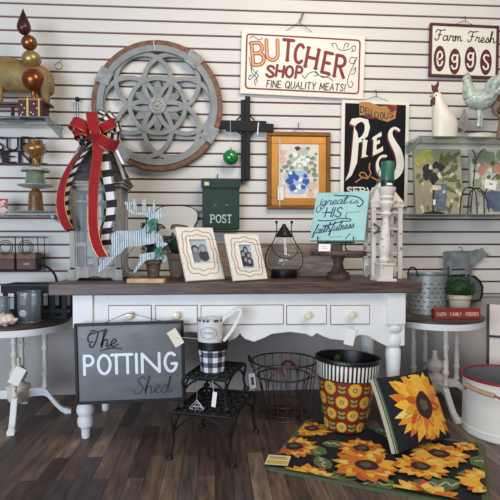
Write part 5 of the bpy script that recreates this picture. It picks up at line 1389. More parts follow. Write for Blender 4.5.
mb = MB(); mb.prism([(rx(a), rz(b_)) for a, b_ in ((463.6, 84), (463.4, 80.5), (465, 82), (465.6, 78.8), (467, 81), (468.4, 79.6), (468, 84))], -.004, .004); mb.build('comb', pm('dull_rose_comb', (164, 150, 140), .4), ro, bevel=.001)
mb = MB(); mb.M = Matrix.Translation((rx(463), 0, rz(87.5))) @ rotm(0, -PI / 2 - .2, 0); mb.lathe([(.008, 0), (.005, .012), (.0001, .02)], 10); mb.M = None; mb.build('beak', pm('grey_horn_beak', (120, 112, 96), .4), ro)
mb = MB(); mb.ball((rx(464.6), -.02, rz(86.2)), .0045, 8); mb.build('eye', M_blackm, ro)
for i, (ang, ln_) in enumerate(((62, 33), (74, 30), (50, 34), (38, 33), (86, 24), (28, 28))):
    c = (rx(488), rz(101)); pts = []
    for q in range(9):
        f = q / 8; a_ = math.radians(ang - 34 * f * f); pts.append((c[0] + ln_ * k * f * math.cos(a_), (-.02 if i % 2 else .02) * f + .004 * i - .01, c[1] + ln_ * k * f * math.sin(a_)))
    mb = MB(); mb.tube(pts, [.022 * (.6 + math.sin(PI * min(1, .15 + .85 * q / 8)) * .55) for q in range(9)], 10); mb.build('tail_feather', M_roo, ro, sharp=70)
mb = MB(); mb.loft([(0, rz(107), rx(474), .003, .006), (0, rz(106), rx(478), .057, .03), (0, rz(104), rx(486), .056, .03), (0, rz(100), rx(492), .044, .016)], 16, axis='x'); mb.build('wing', M_roo, ro, sharp=70)
for px in (476.5, 481):
    mb = MB(); mb.tube([(rx(px), -.012 if px < 478 else .012, rz(116)), (rx(px + .4), -.012 if px < 478 else .012, rz(124)), (rx(px - .6), -.012 if px < 478 else .012, rz(131.5))], [.016, .009, .011], 10); mb.build('leg', M_roo, ro)
mb = MB(); mb.loft([(0, 0, 0, 14 * k, .05), (0, 0, .02, 13.6 * k, .048), (0, 0, .026, 12 * k, .04)], 28); mb.build('base', pm('pale_stone_base', (196, 190, 172), .35, var=.1, scale=20), ro)

# ---- brown wire ornament right of the rooster
d = .22; k = kk(497, d); o = on_shelf(500, d, Z3); by = 240 - (Z3 - H) / k
wo = thing('metal_ornament', 'brown wicker and metal ornament in front of the rooster at the right edge', 'ornament', o)
mb = MB(); mb.loft([(0, 0, 0, .03, .03), (0, 0, .012, .026, .026), (.002, 0, (by - 124) * k, .012, .012), (.0, 0, (by - 119) * k, .05, .03), (.004, 0, (by - 112) * k, .062, .035), (.01, 0, (by - 104) * k, .04, .03), (.02, 0, (by - 99) * k, .012, .01)], 20); mb.build('body', pm('brown_wicker', (128, 106, 86), .6, var=.35, scale=50, bump=.6, bscale=90), wo, sharp=70)
mb = MB(); mb.tube(cr([(-.03, -.034, (by - 103) * k), (-.045, -.05, (by - 108) * k), (-.02, -.05, (by - 112) * k), (-.05, -.05, (by - 117) * k), (-.03, -.045, (by - 121) * k), (.02, -.05, (by - 119) * k), (.04, -.04, (by - 110) * k)], 6), .005, 8); mb.build('metal_scroll', M_rustwire, wo)

# ---- flower canvases on lower right shelf
def canvas(label, px0, px1, ptop, d, col, paintf, lean=.1):
    z = Z4; a = onY(px0, 214, d); b_ = onY(px1, 214, d); w_ = (b_ - a).length; k = kk((px0 + px1) / 2, d); h = (240 - (z - H) / k - ptop) * k
    o = Vector(((a.x + b_.x) / 2, -d, z)); th = thing('canvas_painting', label, 'painting', o, (-lean, 0, 0), 'flower canvases on the lower right shelf')
    mb = MB(); mb.bx(-w_ / 2, w_ / 2, -.012, .012, 0, h, 0); mb.build('canvas', col, th, bevel=.001)
    mb = MB(); mats = paintf(mb, w_, h); mb.build('painted_flowers', mats, th)
    return th
CP = [pm('paint_olive', (96, 104, 66), .7, var=.3, scale=30), pm('paint_dark', (38, 40, 42), .7), pm('paint_lime', (168, 168, 82), .7, var=.2, scale=40), pm('paint_slate_blue', (104, 116, 130), .7, var=.3, scale=40), pm('paint_pink', (198, 132, 116), .7), pm('paint_pale', (214, 206, 186), .7), pm('paint_blue', (88, 102, 126), .6, var=.3, scale=30), pm('paint_soft_green', (142, 150, 120), .7, var=.2, scale=30), pm('paint_tan', (174, 162, 128), .7, var=.15, scale=30)]
def p_one(mb, W, Hh):
    rr = random.Random(12); f = lambda c, e: (-W / 2 + (c - 55) / 245 * W, Hh * (1 - (e - 58) / 325)); y = [-.0126]
    def bl(c, e, r, mi, rx=1, n=9): y[0] -= .00005; blob(mb, c, e, r, mi, y[0], f, rx, n, .3, rr)
    def leaf(x0, y0_, x1, y1, w, mi=0):
        y[0] -= .00005; dx, dy = x1 - x0, y1 - y0_; L_ = math.hypot(dx, dy); nx, ny = -dy / L_ * w, dx / L_ * w; mb.poly([f(x0, y0_), f(x0 + dx * .4 + nx, y0_ + dy * .4 + ny), f(x0 + dx * .8 + nx * .5, y0_ + dy * .8 + ny * .5), f(x1, y1), f(x0 + dx * .6 - nx * .6, y0_ + dy * .6 - ny * .6)], y[0], mi)
    for i in range(60): bl(rr.uniform(68, 288), rr.uniform(72, 370), rr.uniform(6, 16), (7, 5, 0, 8)[rr.randrange(4)], rr.uniform(.5, 1))
    for i in range(14): bl(rr.uniform(195, 280), rr.uniform(100, 230), rr.uniform(8, 18), 0, .6)
    for l in ((170, 180, 240, 70, 22), (190, 190, 290, 140, 16), (190, 200, 292, 215, 14), (180, 170, 200, 70, 14), (200, 230, 270, 280, 12), (230, 110, 296, 70, 16), (110, 200, 70, 230, 12)): leaf(*l)
    for c, e, r in ((100, 95, 30), (80, 120, 24), (125, 80, 22), (140, 105, 18)): bl(c, e, r, 2)
    for c, e, r in ((120, 165, 26), (155, 200, 24), (110, 195, 18), (190, 150, 20), (165, 140, 18)): bl(c, e, r, 1)
    for c, e, r in ((138, 150, 13), (180, 190, 14)): bl(c, e, r, 5, .8)
    y[0] -= .0001; mb.poly([f(*q) for q in ((148, 236), (215, 230), (214, 290), (206, 360), (160, 362), (146, 300))], y[0], 3)
    for c, e, r in ((170, 290, 14), (190, 330, 14), (180, 250, 10), (200, 270, 8)): bl(c, e, r, 5 if r < 12 else 6)
    return CP
canvas('olive toned canvas painting with lime flower and slate vase, lower right shelf', 415, 462.5, 151, .14, pm('canvas_khaki', (160, 152, 122), .75, var=.1, scale=10), p_one)
def p_two(mb, W, Hh):
    rr = random.Random(21); f = lambda c, e: (-W / 2 + (c - 20) / 170 * W, Hh * (1 - (e - 65) / 345)); y = [-.0126]
    def bl(c, e, r, mi, rx=1): y[0] -= .00005; blob(mb, c, e, r, mi, y[0], f, rx, 9, .3, rr)
    for i in range(50): bl(rr.uniform(30, 180), rr.uniform(80, 390), rr.uniform(6, 16), (7, 5, 3, 8)[rr.randrange(4)], rr.uniform(.5, 1))
    for c, e, r in ((60, 120, 34), (120, 110, 36), (50, 240, 30), (90, 90, 26), (150, 160, 30), (170, 100, 26)): bl(c, e, r, 7)
    for c, e, r in ((40, 130, 14), (130, 140, 14), (110, 210, 12), (160, 210, 14)): bl(c, e, r, 0)
    for c, e, r in ((75, 175, 22), (90, 160, 14), (152, 160, 20), (175, 190, 16)): bl(c, e, r, 4)
    for c, e, r in ((45, 205, 18), (118, 175, 14), (60, 150, 10)): bl(c, e, r, 5)
    y[0] -= .0001; mb.poly([f(*q) for q in ((85, 300), (100, 285), (180, 285), (196, 305), (196, 370), (170, 392), (125, 390), (98, 350))], y[0], 6)
    for c, e, r in ((120, 320, 14), (150, 350, 14), (170, 315, 12)): bl(c, e, r, 3)
    return CP
canvas('grey green canvas of pink flowers in a blue bowl, lower right shelf', 471.5, 505, 152, .12, pm('canvas_grey_green', (186, 186, 172), .75, var=.12, scale=8), p_two)
# ---- black metal stand in front of the olive canvas
d = .22; k = kk(433, d); o = on_shelf(433, d, Z4); by = 240 - (Z4 - H) / k
sk_ = thing('metal_stand', 'small black metal stand with price tag in front of the olive canvas', 'stand', o)
mb = MB(); mb.lathe([(.052, 0), (.052, .006), (.036, .014), (.012, .018), (.0001, .018)], 24, sx=1.15); mb.build('foot', M_black, sk_)
mb = MB(); mb.tube([(0, 0, .016), (0, 0, (by - 184) * k)], .005, 8); mb.tube(cr([(-.02, 0, (by - 180) * k), (0, -.002, (by - 186) * k), (.022, 0, (by - 178) * k)], 5), .004, 6); mb.build('stem', M_black, sk_)
mb = MB(); mb.box((.006, -.01, (by - 189.5) * k), (.034, .0015, .026), 0, rotm(0, .15, 0)); t_ = mb.build('price_tag', [M_buff], sk_); mb = MB(); mb.box((.002, -.008, (by - 203.5) * k), (.014, .0015, .03)); mb.build('paper_strip', M_paper, sk_); t_; t_['label'] = 'buff paper price tag'
# ---- arched wire easel in front of the right canvas
d = .21; k = kk(470, d); o = on_shelf(470, d, Z4); by = 240 - (Z4 - H) / k
aw = thing('wire_easel', 'black wire display easel with arched legs before the pink flower canvas', 'easel', o)
mb = MB()
for c, yy in ((466, -.02), (477, .02)):
    mb.tube(cr([((c - 8 - 470) * k, yy, .003), ((c - 6.5 - 470) * k, yy, (by - 198) * k), ((c - 3 - 470) * k, yy, (by - 191) * k), ((c + 2 - 470) * k, yy, (by - 189.5) * k), ((c + 6 - 470) * k, yy, (by - 192) * k), ((c + 8.4 - 470) * k, yy, (by - 200) * k), ((c + 9 - 470) * k, yy, .003)], 6), .0035, 6)
mb.build('arched_legs', M_black, aw)
mb = MB()
for a in (((470, 213), (473, 185), (474.5, 160), (471, 153)), ((474.5, 165), (478, 158), (482, 152.5)), ((483, 192), (487, 204), (489, 213)), ((484, 196), (490, 184), (497, 176))):
    mb.tube(cr([((p - 470) * k, 0.0, max(.003, (by - q) * k)) for p, q in a], 5), .003, 6)
mb.tube([((466 - 470) * k, -.02, (by - 190) * k), ((477 - 470) * k, .02, (by - 190) * k), ((484 - 470) * k, 0, (by - 196) * k)], .003, 6); mb.build('uprights', M_black, aw)
mb = MB(); mb.box(((487.5 - 470) * k, -.028, (by - 187) * k), (.066, .0015, .05), 0, rotm(0, .18, 0)); mb.tube([((488 - 470) * k, -.028, (by - 183) * k), ((489 - 470) * k, -.006, (by - 172) * k)], .001, 5, mi=1)
mb.box(((487.5 - 470) * k, -.0292, (by - 186.4) * k), (.02, .0008, .01), 2, rotm(0, .18, 0)); t_ = mb.build('price_tag', [M_paper, M_string, MATS['grey_print']], aw); t_['label'] = 'square white price tag'

# ================================================================== RIGHT TABLE ITEMS
o = GR((427.5 - 250) / 500 * 2.76, 2.76, ATZ); k = 2.76 / 500
bk = thing('metal_bucket', 'galvanised bucket with dark wire handles on the right accent table', 'bucket', o)
hb = .214; r0, r1 = .098, .105
M_bucket = pm('galvanised_bucket_zinc', (168, 174, 176), .42, .45, var=.22, scale=20)
mb = MB(); mb.lathe([(r0, 0), (r1, hb), (r1 + .004, hb + .003), (r1 - .003, hb + .003), (r0 - .003, .01), (.0001, .01)], 48)
for row in range(7):
    for i in range(18):
        a_ = 2 * PI * (i + .5 * (row % 2)) / 18; z = .018 + row * .024; r_ = r0 + (r1 - r0) * z / hb + .0006
        da = .09
        mb.add([(r_ * math.cos(q), r_ * math.sin(q), zq) for q, zq in ((a_ - da, z), (a_ + da, z), (a_ + da, z + .005), (a_ - da, z + .005))], [(0, 1, 2, 3)], 1)
mb.build('bucket_body', [M_bucket, pm('dark_slot', (72, 74, 76), .6)], bk)
mb = MB(); mb.tube([((r1 + .001) * math.cos(t), (r1 + .001) * math.sin(t), hb) for t in [2 * PI * q / 48 for q in range(48)]], .004, 6, True); mb.build('rim', M_galvd, bk)
for a0, hgt in ((-2.75, .03), (-.45, .035)):
    ca, sa = math.cos(a0), math.sin(a0); tx, ty = -sa, ca
    mb = MB(); mb.tube(cr([(r1 * 1.03 * ca + tx * w_, r1 * 1.03 * sa + ty * w_, z) for w_, z in ((-.036, hb - .04), (-.034, hb + .005), (-.022, hb + .03), (0, hb + .038), (.022, hb + .03), (.034, hb + .005), (.036, hb - .01))], 5), .004, 8); mb.build('wire_handle', M_wire, bk)
# red block
p0 = onZ(434, 319.5, ATZ); p1 = onZ(482, 317.5, ATZ)
t = 2.52; o = GR((458 - 250) / 500 * t, t + .02, ATZ)
rb = thing('word_block', 'red wooden block lettered FAITH FAMILY FRIENDS on the right accent table', 'block sign', o, (0, 0, yaw0 + math.radians(3)))
hw_ = .119; hh = .052
mb = MB(); mb.bx(-hw_, hw_, -.022, .022, 0, hh); mb.build('block', pm('barn_red_paint', (134, 40, 36), .55, var=.12, scale=12, worn=(80, 30, 28), wth=.66), rb, bevel=.002)
mb = MB(); put(mb, 'FAITH - FAMILY - FRIENDS', -hw_ + .012, hw_ - .012, .017, .017, .0030, -.0226, serif=False); mb.build('lettering', pm('pale_block_letters', (208, 176, 150), .6), rb)
# boxwood pot
o = GR((460 - 250) / 500 * 2.68, 2.68, ATZ); k = 2.66 / 500
bp_ = thing('potted_plant', 'cream pot with round clipped green plant behind the red block', 'potted plant', o)
mb = MB(); mb.lathe([(.042, 0), (.046, .01), (.056, .085), (.062, .088), (.062, .108), (.054, .108), (.052, .095), (.0001, .092)], 32); mb.build('pot', pm('cream_cement_pot', (190, 174, 156), .75, var=.1, scale=20), bp_)
mb = MB(); rr = random.Random(2); mb.ball((0, 0, .143), .058, 18, 0, (1.06, 1, .82)); leafball(mb, (0, 0, .143), .064, 900, .016, 0, (1.06, 1, .84), rr); mb.build('foliage', pm('clipped_green_foliage', (22, 62, 22), .6, var=.45, scale=70), bp_)
# galvanised cow hung on the wall
d = .035; k = kk(464, d); o = frame_of(464, 301, d)
cw = thing('cow_sign', 'galvanised cow silhouette over rounded metal plaque hung on the wall behind the pot', 'cow figure', o)
def fcw(c, e): return ((c / 5 + 400 - 464) * k, (301 - (e / 5 + 225)) * k)
cowp = [(212, 142), (228, 138), (270, 136), (330, 138), (360, 136), (378, 128), (392, 132), (400, 124), (410, 122), (412, 134), (424, 146), (436, 150), (437, 162), (424, 170), (404, 170), (388, 186), (372, 204), (362, 220), (356, 232), (354, 262), (344, 262), (342, 236), (334, 228), (332, 262), (322, 262), (322, 224), (290, 222), (258, 224), (246, 236), (256, 252), (246, 256), (234, 238), (230, 262), (220, 262), (220, 232), (214, 226), (216, 190), (210, 168)]
mb = MB(); mb.prism([fcw(*q) for q in cowp], -.008, -.003); mb.build('cow', pm('dark_mottled_zinc', (132, 136, 138), .5, .35, var=.45, scale=22), cw)
pl = [(225, 262), (250, 256), (330, 254), (372, 262), (396, 284), (410, 310), (408, 350), (398, 376), (370, 380), (225, 380)]
mb = MB(); mb.prism([fcw(*q) for q in pl], -.002, .031); mb.build('plaque', pm('grey_zinc_plaque', (118, 122, 122), .5, .35, var=.25, scale=14), cw)
mb = MB(); mb.tube([(fcw(*q)[0], -.002, fcw(*q)[1]) for q in pl], .007, 6, True); mb.build('rim', M_blackm, cw)
mb = MB(); a = fcw(305, 118); mb.tube([(a[0], .03, a[1]), (a[0], -.006, a[1] - .004), (a[0] - .008, -.012, a[1] - .03), (a[0] + .008, -.006, a[1] - .02)], .002, 6); mb.build('hook', M_wire, cw)
# ================================================================== FLOOR ITEMS
def cam_to_local(th, X, t, z=0.0):
    return th.matrix_basis.inverted() @ GR(X, t, z)
# ---- nesting metal plant stands
M_iron2 = pm('black_wrought_iron', (26, 24, 25), .5, .35)
def plant_stand(label, X, t, ang, w, dp, z0, z1, splay, tags=False):
    o = GR(X, t, z0); th = thing('plant_stand', label, 'plant stand', o, (0, 0, ang + yaw0), 'nesting black plant stands')
    h = z1 - z0; hx, hy = w / 2, dp / 2
    mb = MB()
    for a, b_ in (((-hx, -hy), (hx, -hy)), ((hx, -hy), (hx, hy)), ((hx, hy), (-hx, hy)), ((-hx, hy), (-hx, -hy))):
        mb.tube([(a[0], a[1], h - .006), (b_[0], b_[1], h - .006)], .0065, 6)
    nx, ny = 4, 5
    for i in range(1, nx): mb.box((-hx + w * i / nx, 0, h - .004), (.006, dp, .005))
    for j in range(1, ny): mb.box((0, -hy + dp * j / ny, h - .004), (w, .006, .005))
    for i in range(nx):
        for j in range(ny):
            cx_, cy_ = -hx + w * (i + .5) / nx, -hy + dp * (j + .5) / ny
            r_ = min(w / nx, dp / ny) * .34
            mb.tube([(cx_ + r_ * math.cos(q), cy_ + r_ * math.sin(q), h - .005) for q in [2 * PI * u / 10 for u in range(10)]], .0035, 5, True)
            mb.ball((cx_, cy_, h - .005), r_ * .4, 6)
    mb.build('lattice_top', M_iron2, th)
    for sx_ in (-1, 1):
        for sy_ in (-1, 1):
            mb = MB(); x, y = sx_ * hx, sy_ * hy
            mb.tube(cr([(x, y, h - .004), (x + sx_ * .004, y + sy_ * .004, h * .8), (x - sx_ * .004, y - sy_ * .003, h * .45), (x + sx_ * splay * .4, y + sy_ * splay * .4, h * .15), (x + sx_ * splay, y + sy_ * splay, .004)], 5), .0056, 8)
            mb.lathe([(.014, 0), (.016, .004), (.013, .012), (.006, .018)], 12, c=(x + sx_ * splay, y + sy_ * splay, 0)); mb.build('leg', M_iron2, th)
    for a in (0, 1):
        for s_ in (-1, 1):
            mb = MB(); L_ = hx if a == 0 else hy; o_ = s_ * (hy if a == 0 else hx)
            ar = cr([(-L_, h * .5), (-L_ * .75, h * .72), (-L_ * .4, h * .88), (0, h * .93), (L_ * .4, h * .88), (L_ * .75, h * .72), (L_, h * .5)], 4)
            mb.tube([(u, o_, z) if a == 0 else (o_, u, z) for u, z in ar], .0045, 6); mb.build('arched_brace', M_iron2, th)
    return th
big = plant_stand('larger black wrought iron plant stand with lattice top, standing on the floor', -.150, 2.165, math.radians(-15.5), .250, .345, 0, .195, .010)
sm_ = plant_stand('smaller black wrought iron plant stand with check pot, standing on the larger one', -.152, 2.20, math.radians(-15), .184, .29, .196, .325, .006)
mb = MB(); c = Vector((-.028, -.158, .002)); 
q = [(0, .034), (.03, 0), (0, -.034), (-.03, 0)]
mb.tube([(c.x + a, c.y, c.z + b_) for a, b_ in q], .003, 5, True)
for a, b_ in ((-.012, .0), (.012, 0), (0, .014), (0, -.014)): mb.tube([(c.x + a + .008 * math.cos(u), c.y, c.z + b_ + .008 * math.sin(u)) for u in [2 * PI * i / 10 for i in range(10)]], .002, 4, True)
mb.tube([(c.x, c.y, c.z + .034), (c.x, c.y + .008, .12)], .001, 4)
mb.build('filigree_charm', pm('silver_filigree', (190, 194, 196), .35, .6), sm_)
mb = MB(); mb.box((.048, -.158, .045), (.018, .0015, .062), 0, rotm(0, .12, 0)); mb.tube([(.046, -.158, .07), (.04, -.155, .122)], .001, 4, mi=1); t_ = mb.build('price_tag', [M_paper, M_string], sm_); t_['label'] = 'white paper price tag'

# ---- buffalo check pot and white watering pitcher
o = GR((212.5 - 250) / 500 * 2.17, 2.175, .3255); k = 2.17 / 500
pt = thing('flower_pot', 'buffalo check flower pot with black rim on the smaller plant stand', 'flower pot', o)
r0, r1, hb = .051, .060, .098
n = 48; nz = 9; vs = []; fs = []; mi = []
for j in range(nz + 1):
    f = j / nz; r_ = r0 + (r1 - r0) * f
    for i in range(n): a_ = 2 * PI * i / n; vs.append((r_ * math.cos(a_), r_ * math.sin(a_), hb * f))
mb = MB(); mb.add(vs, [])
for j in range(nz):
    for i in range(n):
        a = (i // 3) % 2; b_ = (j // 1) % 2 if nz <= 8 else (j // 2) % 2
        mb.f.append([j * n + i, j * n + (i + 1) % n, (j + 1) * n + (i + 1) % n, (j + 1) * n + i]); mb.m.append(0 if a and b_ else (2 if not a and not b_ else 1))
mb.f.append(list(range(n - 1, -1, -1))); mb.m.append(0)
mb.build('pot_body', [pm('check_black', (26, 26, 30), .5), pm('check_grey', (112, 116, 126), .5), pm('check_white', (226, 228, 232), .5)], pt, sharp=60)
mb = MB(); mb.lathe([(r1, hb - .004), (.0665, hb - .002), (.068, hb + .03), (.068, hb + .033), (.062, hb + .033), (.057, hb), (.046, .02), (.0001, .02)], 40); mb.build('rim', M_black, pt)
wb = o + Vector((0, 0, .045))
wp_ = thing('pitcher', 'white enamel pitcher with angular handle and oval emblem, set in the check pot', 'pitcher', wb, (0, 0, yaw0))
M_can = pm('chipped_white_enamel', (226, 226, 222), .3, var=.03, scale=8, worn=(40, 36, 38), wth=.72, wscale=26, coat=.3)
zq = lambda py: .3255 + (373.5 - py) * k - wb.z
mb = MB(); mb.lathe([(.036, 0), (.046, .02), (.053, .07), (.0545, zq(324)), (.0565, zq(321.5)), (.0535, zq(321.5)), (.049, .03), (.0001, .028)], 40, c=(-.012, 0, 0))
mb.build('pitcher_body', M_can, wp_, sharp=50)
mb = MB(); rr = random.Random(8)
for i in range(16):
    a_ = 2 * PI * i / 16 + rr.uniform(-.15, .15); mb.box((-.012 + .0562 * math.cos(a_), .0562 * math.sin(a_), zq(322.2)), (.012, .003, .008), 0, rotm(0, 0, a_ + PI / 2))
mb.build('rim_chips', pm('dark_enamel_chip', (48, 44, 46), .6), wp_)
hp = [(.036, zq(324)), (.066, zq(318)), (.098, zq(312.6)), (.113, zq(311.6)), (.121, zq(313)), (.119, zq(317)), (.098, zq(327)), (.074, zq(336)), (.048, zq(343.5))]
mb = MB(); hpts = [Vector((x, 0, z)) for x, z in cr(hp, 5)]; mb.strip(hpts, Vector((0, 1, 0)), .034, ((0, 1, 0),), .012); mb.build('handle', M_can, wp_, bevel=.002)
def onpit(u, v): a_ = -PI / 2 - .05 + u / .052; return (-.012 + .0552 * math.cos(a_), .0552 * math.sin(a_), v)
mb = MB(); M_em = pm('grey_emblem_print', (120, 122, 128), .6)
def pl_(pts, r=.0009): mb.tube([onpit(u, zq(334) + v) for u, v in pts], r, 4)
pl_([(.036 * math.cos(q), .026 * math.sin(q)) for q in [2 * PI * i / 30 for i in range(31)]]); pl_([(.029 * math.cos(q), .020 * math.sin(q)) for q in [2 * PI * i / 30 for i in range(31)]], .0005)
st, tw = word('GARDEN', .2)
for i in range(5): pl_([(-.020 + .009 * i, -.004), (-.018 + .009 * i, .006), (-.014 + .009 * i, -.004)], .0009)
pl_([(-.02, -.010), (.02, -.010)], .0007); mb.build('emblem', M_em, wp_)
mb = MB(); mb.box(onpit(-.065, zq(336)), (.001, .001, .001)); 
tgp = Vector(((178 - 212.5) * k, -.085, .3255 + (373.5 - 337) * k - wb.z))
mb = MB(); mb.box(tgp, (.042, .0015, .072), 0, rotm(0, -.55, 0)); mb.tube([tgp + Vector((-.012, -.001, .02)), tgp + Vector((.02, .01, .0)), Vector((-.062, -.02, zq(341)))], .0011, 5, mi=1); mb.tube([tgp + Vector((.018, -.0015, -.004)), tgp + Vector((-.004, -.0015, .004))], .0008, 5, mi=2); t_ = mb.build('price_tag', [pm('ivory_card', (228, 218, 196), .8), M_string, MATS['grey_print']], wp_); t_['label'] = 'cream paper price tag on string'

# ---- two wire baskets
def basket(label, X, t, z0, R0, R1, h, nv, rings, mat, hz_, ang, flip):
    o = GR(X, t, z0); th = thing('wire_basket', label, 'basket', o, (0, 0, ang), 'nested wire baskets')
    mb = MB()
    rad = lambda z: R0 + (R1 - R0) * z / h
    for z in rings: mb.tube([(rad(z) * math.cos(q), rad(z) * math.sin(q), z + .003) for q in [2 * PI * i / 56 for i in range(56)]], .0026, 6, True)
    for i in range(nv):
        a_ = 2 * PI * i / nv; mb.tube([(rad(h) * math.cos(a_), rad(h) * math.sin(a_), h), (rad(0) * math.cos(a_), rad(0) * math.sin(a_), .004), (rad(0) * .3 * math.cos(a_), rad(0) * .3 * math.sin(a_), .003)], .0019, 5)
    mb.tube([(rad(0) * .3 * math.cos(q), rad(0) * .3 * math.sin(q), .003) for q in [2 * PI * i / 24 for i in range(24)]], .0022, 5, True); mb.build('wire_body', mat, th)
    mb = MB(); mb.tube([(R1 * math.cos(q), R1 * math.sin(q), h) for q in [2 * PI * i / 64 for i in range(64)]], .0042, 8, True); mb.build('rim', mat, th)
    M_grip = pm('red_handle_grip', (122, 36, 34), .5)
    for s_ in (0, PI):
        c = Vector((math.cos(s_), math.sin(s_), 0)); tx = Vector((-math.sin(s_), math.cos(s_), 0)); lean = .015 if flip == 0 else -.03
        pts = [c * R1 + tx * u * .042 + c * (lean * v) + Vector((0, 0, h - .03 * (1 - v) + hz_ * v)) for u, v in ((-1, 0), (-1, .3), (-.75, .75), (-.4, .97), (0, 1), (.4, .97), (.75, .75), (1, .3), (1, 0))]
        m2 = MB(); m2.tube(cr([tuple(p) for p in pts], 4), .0035, 6); hd_ = m2.build('handle', mat, th)
        m3 = MB(); m3.tube(cr([tuple(p) for p in pts[2:7]], 4), .0075, 8); m3.build('grip', M_grip, hd_)
    return th
bX = (284.5 - 250) / 500 * 2.55
b1 = basket('larger round wire basket with red handles standing on the floor beside the sunflower bin', bX, 2.55, .001, .13, .166, .278, 20, (0, .21), M_rustwire, .018, math.radians(-3), 0)
b2 = basket('smaller wire basket with red handles nested inside the larger wire basket', bX - .005, 2.545, .012, .09, .132, .192, 16, (0, .05), M_rustwire, .045, math.radians(68), 1)
ll = b1.matrix_basis.inverted() @ (GR((252.5 - 250) / 500 * 2.45, 2.45, .20))
mb = MB(); mb.box(ll, (.032, .0018, .075), 0, rotm(0, -.12, 0)); mb.box(ll + Vector((0, -.0012, .0)), (.014, .001, .04), 2, rotm(0, -.12, 0)); mb.tube([ll + Vector((-.006, 0, .036)), ll + Vector((-.012, .01, .085))], .0012, 5, mi=1); t_ = mb.build('price_tag', [M_paper, M_string, pm('dark_tag_print', (80, 70, 66), .7)], b1); t_['label'] = 'white paper hang tag'

# ---- sunflower motifs
def petal(mb, mapf, u, v, ang, r0, r1, w, lift, mi, curve=0.0):
    n = 5; L_ = []; R_ = []
    for i in range(n + 1):
        f = i / n; r = r0 + (r1 - r0) * f; a = ang + curve * f
        hw = w * (math.sin(PI * min(.98, f * .82 + .14)) ** .8) * (1 if f < 1 else .05)
        if i == n: hw = w * .04
        x, y = u + r * math.cos(a), v + r * math.sin(a); nx, ny = -math.sin(a), math.cos(a)
        L_.append((x + nx * hw, y + ny * hw)); R_.append((x - nx * hw, y - ny * hw))
    vs = [mapf(p[0], p[1], lift) for p in L_] + [mapf(p[0], p[1], lift) for p in R_]
    mb.add(vs, [(i, i + n + 1, i + n + 2, i + 1) for i in range(n)], mi)
def disc(mb, mapf, u, v, r, lift, mi, jit, rr, sy=1, n=12):
    pts = [(u + r * (1 + rr.uniform(-jit, jit)) * math.cos(2 * PI * i / n), v + sy * r * (1 + rr.uniform(-jit, jit)) * math.sin(2 * PI * i / n)) for i in range(n)]
    vs = [mapf(u, v, lift)] + [mapf(p[0], p[1], lift) for p in pts]
    mb.add(vs, [(0, 1 + i, 1 + (i + 1) % n) for i in range(n)], mi)
FM = [pm('wool_black', (22, 22, 28), .95, var=.2, scale=120, bump=.4, bscale=260), pm('wool_yellow', (232, 176, 58), .95, var=.1, scale=90), pm('wool_golden', (214, 146, 40), .95, var=.1, scale=90), pm('wool_orange', (206, 112, 40), .95, var=.12, scale=90), pm('wool_pale_yellow', (230, 196, 104), .95, var=.08, scale=90), pm('wool_deep_brown', (58, 30, 32), .95, var=.2, scale=120), pm('wool_olive', (92, 82, 58), .95, var=.15, scale=120), pm('wool_leaf', (92, 108, 68), .95, var=.15, scale=90), pm('wool_leaf_vein', (190, 194, 158), .95), pm('wool_border_green', (78, 92, 62), .95, var=.15, scale=110), pm('wool_rust', (186, 84, 34), .95, var=.12, scale=90)]
def sunflower(mb, mapf, u, v, R, rc, lift, seed, pale=False, sy=1):
    rr = random.Random(seed); k_ = 0
    for layer, (n, f, ww, pal) in enumerate(((16, 1.0, .17, (2, 3, 1, 10, 2)), (14, .86, .15, (1, 4, 1, 4) if pale else (1, 4, 3, 1)), (13, .62, .12, (3, 1, 10, 2)))):
        for i in range(n):
            a = 2 * PI * i / n + layer * .2 + rr.uniform(-.1, .1); k_ += 1
            petal(mb, mapf, u, v, a, rc * .7, R * f * rr.uniform(.88, 1.08), R * ww * rr.uniform(.85, 1.2), lift + k_ * 3e-5, pal[rr.randrange(len(pal))], rr.uniform(-.12, .12))
    disc(mb, mapf, u, v, rc, lift + .0022, 5, .16, rr); disc(mb, mapf, u, v, rc * .5, lift + .0026, 6, .3, rr)
def leaf2(mb, mapf, u, v, ang, L_, w, lift):
    petal(mb, mapf, u, v, ang, 0, L_, w, lift, 7, .15)
    def vein(a0, r0, a1, r1, th):
        p = (u + r0 * math.cos(a0), v + r0 * math.sin(a0)); q = (u + r1 * math.cos(a1), v + r1 * math.sin(a1)); d_ = math.hypot(q[0] - p[0], q[1] - p[1]); nx, ny = -(q[1] - p[1]) / d_ * th, (q[0] - p[0]) / d_ * th
        mb.add([mapf(p[0] + nx, p[1] + ny, lift + .0004), mapf(p[0] - nx, p[1] - ny, lift + .0004), mapf(q[0], q[1], lift + .0004)], [(0, 1, 2)], 8)
    zg = [(.12, 0), (.35, .3), (.45, -.16), (.68, .2), (.72, -.06), (.9, .12)]
    for (r0, a0), (r1, a1) in zip(zg[:-1], zg[1:]):
        p = (u + r0 * L_ * math.cos(ang + a0), v + r0 * L_ * math.sin(ang + a0)); q = (u + r1 * L_ * math.cos(ang + a1), v + r1 * L_ * math.sin(ang + a1)); d_ = math.hypot(q[0] - p[0], q[1] - p[1]); nx, ny = -(q[1] - p[1]) / d_ * .0035, (q[0] - p[0]) / d_ * .0035
        mb.add([mapf(p[0] + nx, p[1] + ny, lift + .0006), mapf(p[0] - nx, p[1] - ny, lift + .0006), mapf(q[0] - nx, q[1] - ny, lift + .0006), mapf(q[0] + nx, q[1] + ny, lift + .0006)], [(0, 1, 2, 3)], 8)

